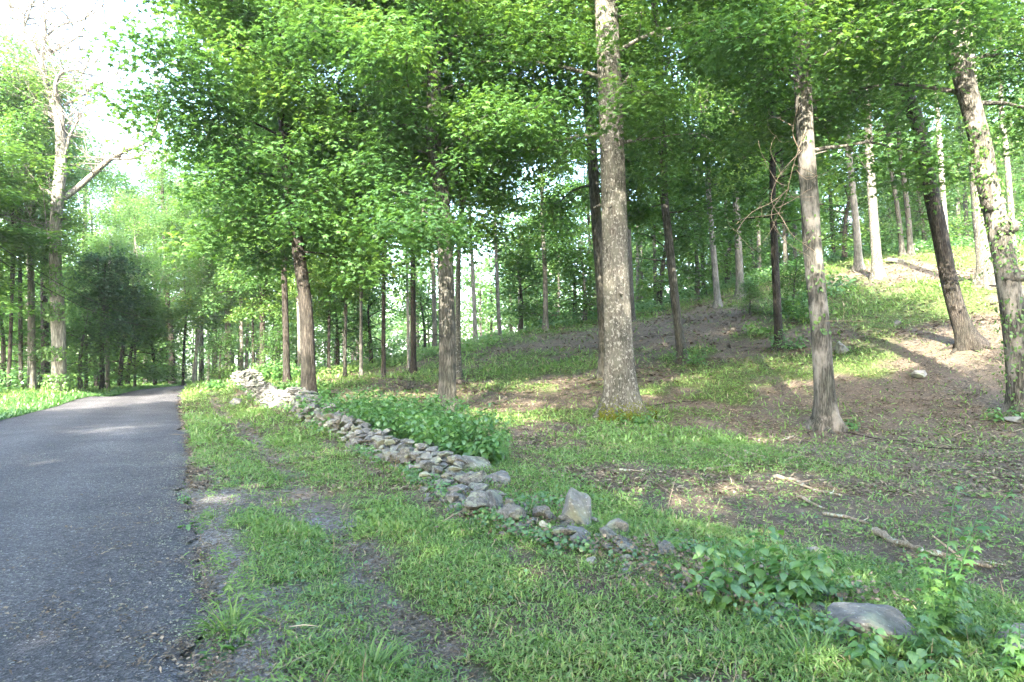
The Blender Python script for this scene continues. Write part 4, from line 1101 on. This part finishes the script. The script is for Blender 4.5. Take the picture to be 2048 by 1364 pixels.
plant('herb', 'broad-leaved seedlings at the bottom edge below the boulder', 1790, 1350, 8, .20, .10, OV, M['herb'], 3, per=4, spread=.16, lean=.8)
plant('mugwort', 'tall spindly mugwort with feathery leaves at the right', 1870, 1290, 4, .95, .105, MP, M['herb'], 4, per=20, spread=.07, lean=.16, stemr=.006)
plant('mugwort', 'feathery low mugwort clump in the lower right corner', 1950, 1330, 10, .32, .12, MP, M['herb'], 5, per=7, spread=.25, lean=.7)
plant('mugwort', 'thin wispy weed standing at the end of the thicket', 1025, 940, 5, 1.0, .07, BL, M['herb'], 6, per=22, spread=.10, lean=.2)
plant('herb', 'round-leaved vine hanging over stones left of the upright rock', 1065, 1035, 6, .42, .07, OV, M['herb'], 7, per=6, spread=.22, lean=.5)
plant('dock', 'broad dock leaf at the edge of the road near the bottom', 450, 1310, 4, .10, .12, OV, M['herb'], 8, per=2, spread=.04, lean=1.2)
plant('dock', 'small broad-leaved weed alone on the road gravel', 375, 1068, 4, .12, .13, OV, M['herb'], 9, per=3, spread=.05, lean=1.0)
plant('dock', 'little upright weed at the road edge above the broad-leaved one', 362, 1015, 4, .18, .08, OV, M['herb'], 10, per=5, spread=.06, lean=.7)
plant('dock', 'yellow-lit weed in the verge grass left of the wall stones', 745, 1040, 5, .16, .10, OV, M['grass'], 12, per=3, spread=.08, lean=.8)
plant('herb', 'leafy shoots around the foot of the slim grey-brown maple', 1385, 722, 12, .8, .18, OV, M['herb'], 13, per=6, spread=.45, lean=.6, d=24.6)
plant('herb', 'weedy shoots around the foot of the young dark-barked maple', 1572, 700, 14, .9, .2, OV, M['herb'], 14, per=6, spread=.6, lean=.6, d=24.6)
plant('herb', 'green weeds at the right foot of the thickest oak', 1275, 850, 14, .42, .13, OV, M['herb'], 15, per=5, spread=.4, lean=.6, d=16)
plant('herb', 'low shrubby weeds at the foot of the ivy-clad trunk', 2010, 832, 14, .5, .14, OV, M['herb'], 16, per=6, spread=.5, lean=.7, d=14.6)
plant('herb', 'dark rounded herb clump beside the young dark-barked maple', 1605, 650, 30, 1.3, .24, OV, M['leaf_mid'], 17, per=7, spread=1.0, lean=.6, d=28)
plant('herb', 'bright yellow-green weeds in front of the rounded herb clump', 1525, 648, 20, .6, .22, OV, M['grass'], 18, per=5, spread=.9, lean=.8, d=27.5)
plant('herb', 'small weed at the foot of the patchy-barked maple', 1700, 835, 6, .35, .12, OV, M['herb'], 19, per=6, spread=.15, lean=.5, d=14.8)
# grass tufts
def tuft(name, lab, u, v, n, L, seed, spread=.06, mat=None, d=None):
    rg = np.random.default_rng(seed); P0 = onground(u, v); G = Geo()
    for k in range(n):
        a = rg.uniform(0, 2 * PI); r = spread * rg.random(); l = L * rg.uniform(.5, 1.1); e = rg.uniform(.7, 1.45)
        sp = limb_path(rg, [math.cos(a) * r, math.sin(a) * r, -.01], a, l, e, rg.uniform(.8, 2.0), 5)
        w = np.array([-math.sin(a), math.cos(a), 0]) * .0045; ws = np.array([.7, 1, .9, .7, .4, .05])[:, None]
        V = np.vstack([sp - w * ws, sp + w * ws]); Q = [[i, i + 1, i + 7, i + 6] for i in range(5)]
        G.add(V, Q, rg.uniform(.1, .8))
    tag(link(name, G.mesh('tuft', [mat or M['grass']]), None, tuple(P0)), lab, 'grass', 'tufts of tall grass')
tuft('grass_tuft', 'big tuft of long grass growing from the road gravel', 462, 1265, 130, .30, 1, .10)
tuft('grass_tuft', 'tall grass tuft on the verge near the bottom right of the rut', 745, 1345, 90, .30, 2, .14)
tuft('grass_tuft', 'long arching grass blades before the flat mossy boulder', 1620, 1330, 50, .34, 3, .10)
tuft('grass_tuft', 'drooping grass tuft over the low wall left of the heart-leaved weed', 1310, 1110, 90, .36, 4, .14)
tuft('grass_tuft', 'short bright grass tuft on the road edge', 430, 1035, 100, .09, 5, .12)
tuft('grass_tuft', 'darker grass tuft in the ditch above the bare rut', 565, 960, 110, .20, 6, .25)

# thicket of pokeweed-like shrubs behind the wall
for k, (u, v, d, r, h, st, lab) in enumerate([
  (680, 838, 15.5, .9, .75, 60, 'leftmost low shrub of the thicket behind the wall'),
  (735, 850, 14.2, 1.0, .85, 75, 'broad bushy shrub of the thicket under the maple, second from the left'),
  (800, 858, 13.3, 1.0, .95, 80, 'middle bushy shrub of the thicket nearest the straight brown maple'),
  (862, 872, 12.2, .8, .9, 70, 'leafy shrub of the thicket right in front of the straight brown maple'),
  (915, 895, 10.9, .7, .85, 70, 'right-hand shrub of the thicket leaning over the wall stones'),
  (950, 905, 10.0, .42, .6, 36, 'last small shrub at the right tip of the thicket'),
  (608, 795, 24, .8, .8, 60, 'green bush between wall and dark maple'),
  (580, 780, 29, 1.0, 1.0, 60, 'green bush behind the upper part of the wall'),
  (448, 775, 29.5, .6, .55, 36, 'pale green fern-like clump in front of the wall end'),
 ]):
    plant('shrub', lab, u, v, st, h, .15 if d < 18 else .22, OV, M['herb'], 50 + k, cat='shrub', group='shrubs growing along the wall', per=8, spread=r, lean=.5, d=d, stemr=.008)

# ------------------------------------------------------------------ grass, weeds, litter
rg = np.random.default_rng(99)
G = Geo()
def scatter(n, d0, d1, pw=1.0, umin=-150, umax=2200):
    d = d0 + (d1 - d0) * rg.random(n) ** pw; u = rg.uniform(umin, umax, n); return (u - 1024) / F * d, d
def grass_layer(n, d0, d1, L, hgt, pw=1.0, cut=.0):
    x, y = scatter(n, d0, d1, pw); g = grassmask(x, y)
    fine = fbm(x, y, .16, 90); den = g * sst(.30, .55, fine + .25 * g)
    m = (rg.random(n) < den); x, y, g = x[m], y[m], g[m]; k = len(x)
    tall = (.45 + 1.0 * fbm(x, y, .5, 91)) * (.35 + .65 * g)
    z = H(x, y) + hgt * rg.random(k) ** 1.2 * tall
    th = rg.uniform(0, 2 * PI, k); el = rg.normal(.25, .40, k)
    D = np.column_stack([np.cos(th) * np.cos(el), np.sin(th) * np.cos(el), np.sin(el)])
    N = unit(np.column_stack([-np.cos(th) * np.sin(el), -np.sin(th) * np.sin(el), np.cos(el)]) + rg.normal(0, .25, (k, 3)))
    a = np.clip(rg.normal(.52, .2, k) + (fbm(x, y, 1.5, 92) - .5) * .5, 0, .9); a = np.where(rg.random(k) < .05, rg.uniform(.9, 1, k), a)
    leaves(G, np.column_stack([x, y, z]), N, D, L * rg.uniform(.55, 1.3, k), BL, a)
grass_layer(270000, 2.3, 6.5, .046, .062, 1.0)
grass_layer(210000, 6.0, 13, .066, .07, 1.0)
grass_layer(130000, 12, 28, .15, .10, 1.0)
grass_layer(90000, 26, 50, .26, .14, 1.0)
tag(link('grass', G.mesh('grass', [M['grass']])), 'patchy bright green grass on verge and woodland floor', 'grass', kind='stuff')
# far verge on the left of the road
G = Geo(); n = 60000; y = rg.uniform(9, 60, n); l = rg.random(n) ** 1.5 * 2.6; x = xl(y) - l + .1; m = rg.random(n) < np.clip(1.2 - l / 4, 0, 1); x, y = x[m], y[m]; k = len(x)
th = rg.uniform(0, 2 * PI, k); el = rg.normal(.6, .4, k)
leaves(G, np.column_stack([x, y, H(x, y) + .05 * rg.random(k)]), unit(np.column_stack([-np.cos(th) * np.sin(el), -np.sin(th) * np.sin(el), np.cos(el)])), np.column_stack([np.cos(th) * np.cos(el), np.sin(th) * np.cos(el), np.sin(el)]),
       rg.uniform(.10, .22, k), BL, np.clip(rg.normal(.5, .2, k), 0, .9))
tag(link('verge_grass', G.mesh('verge_grass', [M['herb']])), 'bright strip of grass along the far side of the road', 'grass', kind='stuff')
# straw, bark chips and dead leaves
G = Geo()
def litter(n, d0, d1, S, dens, umin=-50, umax=2150, asp=BL):
    x, y = scatter(n, d0, d1, 1.0, umin, umax); m = rg.random(n) < dens(x, y); x, y = x[m], y[m]; k = len(x)
    onroad = (x < xr(y)) & (x > xl(y))
    t_ = (x - xl(y)) / (xr(y) - xl(y)); z = H(x, y, False) + np.where(onroad, .016 + .05 * np.sin(np.clip(t_, 0, 1) * PI), .006) + rg.random(k) * .006
    N = unit(rg.normal(0, .22, (k, 3)) + [0, 0, 1]); th = rg.uniform(0, 2 * PI, k)
    leaves(G, np.column_stack([x, y, z]), N, np.column_stack([np.cos(th), np.sin(th), rg.normal(0, .1, k)]), S * rg.uniform(.4, 1.4, k), asp, rg.random(k) ** 1.3)
f1 = lambda x, y: (.25 + .75 * sst(.35, .6, fbm(x, y, .7, 70))) * (1 - grassmask(x, y) * .7) * (x > xr(y) - .1)
litter(90000, 2.3, 9, .040, f1, asp=BL); litter(110000, 2.3, 12, .024, f1, asp=RH)
litter(120000, 8, 24, .060, f1, asp=RH); litter(40000, 8, 20, .12, f1, asp=BL); litter(70000, 22, 42, .14, f1, asp=RH)
fr = lambda x, y: (x <= xr(y)) * (x > xl(y)) * (np.exp(-((xr(y) - x) / .75)) * sst(9, 4, y) * sst(.40, .62, fbm(x, y, .5, 71)) )
litter(26000, 2.3, 9, .026, fr, -200, 700, RH); litter(12000, 2.3, 9, .055, fr, -200, 700, BL)
TW = (np.array([[0, -.012, 0], [0, .012, .012], [.5, .05, .02], [.5, .028, .01], [1, .008, 0], [1, -.004, 0]]), np.array([[0, 3, 2, 1], [3, 5, 4, 2]]))
litter(6000, 2.5, 14, .22, f1, asp=TW); litter(5000, 12, 32, .5, f1, asp=TW)
tag(link('leaf_litter', G.mesh('leaf_litter', [M['litter']])), 'scattered brown leaves, straw and bark chips', 'litter', kind='stuff')
# gravel crumbs by the road edge
Gv = []; Gf = []; nn = 0; n = 7000
y = 2.3 + 9 * rg.random(n) ** 1.3; x = xr(y) + rg.normal(.15, .55, n)

x2 = rg.random(13000); y2 = 2.3 + 10 * rg.random(13000) ** 1.2; x = np.concatenate([x, xl(y2) + (xr(y2) - xl(y2)) * (.35 + .65 * x2 ** .8)]); y = np.concatenate([y, y2]); n = len(x)
tq = np.clip((x - xl(y)) / (xr(y) - xl(y)), 0, 1); z = H(x, y, False) + .012 + .05 * np.sin(tq * PI) * (tq < 1)
ssz = np.where(np.arange(n) < 7000, rg.uniform(.005, .014, n), rg.uniform(.003, .0075, n))
base = np.array([[0, 0, 1], [1, 0, 0], [-.4, .9, 0], [-.5, -.8, .0], [0, 0, -.5]]); tri = np.array([[0, 1, 2], [0, 2, 3], [0, 3, 1]])
for i in range(n):
    R_, _ = rotm(rg, .4); s = ssz[i]; Gv.append((base * [1, 1, .6]) @ R_.T * s + [x[i], y[i], z[i]]); Gf.append(tri + nn); nn += 5
tag(link('gravel', quad_mesh('gravel', np.vstack(Gv), np.vstack(Gf), None, [M['rock']])), 'loose grey gravel along the road edge', 'gravel', kind='stuff')
# small weeds over the bare floor
def s_floor(rg, n):
    x, y = scatter(n, 3.5, 16, .8, 900, 2200)
    m = (x > xw(y) + .8) & (fbm(x, y, .35, 88) > .60); return x[m], y[m]
herb_field('floor_weeds', 'tiny green weeds dotted over the bare woodland floor', 22000, s_floor, .05, .045, M['grass'], 71, RH)
def s_edge(rg, n):
    y = 2.3 + 12 * rg.random(n) ** 1.4; x = xr(y) + rg.normal(.12, .16, n)
    m = fbm(x, y, .35, 89) > .54; return x[m], y[m]
herb_field('road_edge_weeds', 'ragged line of small weeds growing in the crumbling road edge', 9000, s_edge, .09, .05, M['grass'], 72, BL)
def s_wall(rg, n):
    y = rg.uniform(3.4, 30, n); x = xw(y) + .1 + np.where(rg.random(n) < .5, -1, 1) * rg.uniform(.25, .7, n)
    m = fbm(x, y, .6, 93) > .52; return x[m], y[m]
herb_field('wall_foot_weeds', 'small weeds and grass crowding the foot of the stone wall', 26000, s_wall, .13, .046, M['herb'], 74, OV)
def s_verge(rg, n):
    x, y = scatter(n, 2.3, 12, .9, -50, 2200); g = grassmask(x, y)
    m = (rg.random(n) < g * .8) & (fbm(x, y, .45, 94) > .52); return x[m], y[m]
herb_field('verge_weeds', 'small broad-leaved weeds mixed into the verge grass', 42000, s_verge, .06, .032, M['herb'], 75, OV)
G = Geo(); rg = np.random.default_rng(5); x, y = scatter(700, 2.4, 14, .9, 300, 2200); m = (x > xr(y) + .3) & (fbm(x, y, 1.2, 95) > .47); x, y = x[m], y[m]; k = len(x)
th = rg.uniform(0, 2 * PI, k); el = rg.uniform(.5, 1.5, k)
leaves(G, np.column_stack([x, y, H(x, y)]), unit(np.column_stack([-np.cos(th) * np.sin(el), -np.sin(th) * np.sin(el), np.cos(el) + .01])), np.column_stack([np.cos(th) * np.cos(el), np.sin(th) * np.cos(el), np.sin(el)]), rg.uniform(.10, .22, k), TW, rg.uniform(.5, 1, k))
tag(link('dry_stalks', G.mesh('dry_stalks', [M['litter']])), 'thin dry straw stalks standing in the verge grass', 'straw', kind='stuff')
# pinkish dead leaves caught in the wall
G = Geo(); n = 14000; y = 4 + 14 * rg.random(n) ** 1.6; x = xw(y) + .05 + rg.normal(0, .38, n); m = fbm(x, y, .5, 73) > .46; x, y = x[m], y[m]; k = len(x)
leaves(G, np.column_stack([x, y, H(x, y) + .01 + .10 * rg.random(k)]), unit(rg.normal(0, .5, (k, 3)) + [0, 0, 1]), rg.normal(0, 1, (k, 3)), rg.uniform(.02, .045, k), OV, rg.uniform(.2, .9, k))
tag(link('dead_leaves', G.mesh('dead_leaves', [M['litter']])), 'drifts of dead leaves caught along the tumbled stones', 'litter', kind='stuff')

# overhead wires at the left
for k, (dz, lab) in enumerate([(0, 'upper thin black overhead wire crossing the trees at the left'), (-.42, 'lower thin black overhead wire crossing the trees at the left')]):
    A, B = px(-140, 395, 16), px(310, 640, 34); G = Geo()
    t = np.linspace(0, 1, 20)[:, None]; P = A * (1 - t) + B * t; P[:, 2] += -1.2 * np.sin(t[:, 0] * PI) * .5 + dz
    P0 = P[0].copy(); tube(G, P - P0, np.full(20, .013), 5, .5)
    tag(link('overhead_wire', G.mesh('wire', [M['bark_dark']]), None, tuple(P0)), lab, 'wire', 'overhead wires')

# ------------------------------------------------------------------ summer haze in the air
bm = bmesh.new(); bmesh.ops.create_cube(bm, size=1)
for v_ in bm.verts: v_.co = Vector((v_.co.x * 1100, 310 + v_.co.y * 1000, 14 + v_.co.z * 60))
hz_ = bpy.data.meshes.new('haze'); bm.to_mesh(hz_); bm.free()
m = bpy.data.materials.new('summer haze'); m.use_nodes = True; nt = m.node_tree
for n_ in list(nt.nodes): nt.nodes.remove(n_)
out = nt.nodes.new('ShaderNodeOutputMaterial'); pv = nt.nodes.new('ShaderNodeVolumePrincipled')
pv.inputs['Color'].default_value = (.93, .96, .95, 1); pv.inputs['Density'].default_value = .0005; pv.inputs['Anisotropy'].default_value = .2
nt.links.new(pv.outputs[0], out.inputs['Volume']); hz_.materials.append(m)
tag(link('haze', hz_), 'thin bright summer haze between the trees', 'haze', kind='stuff')
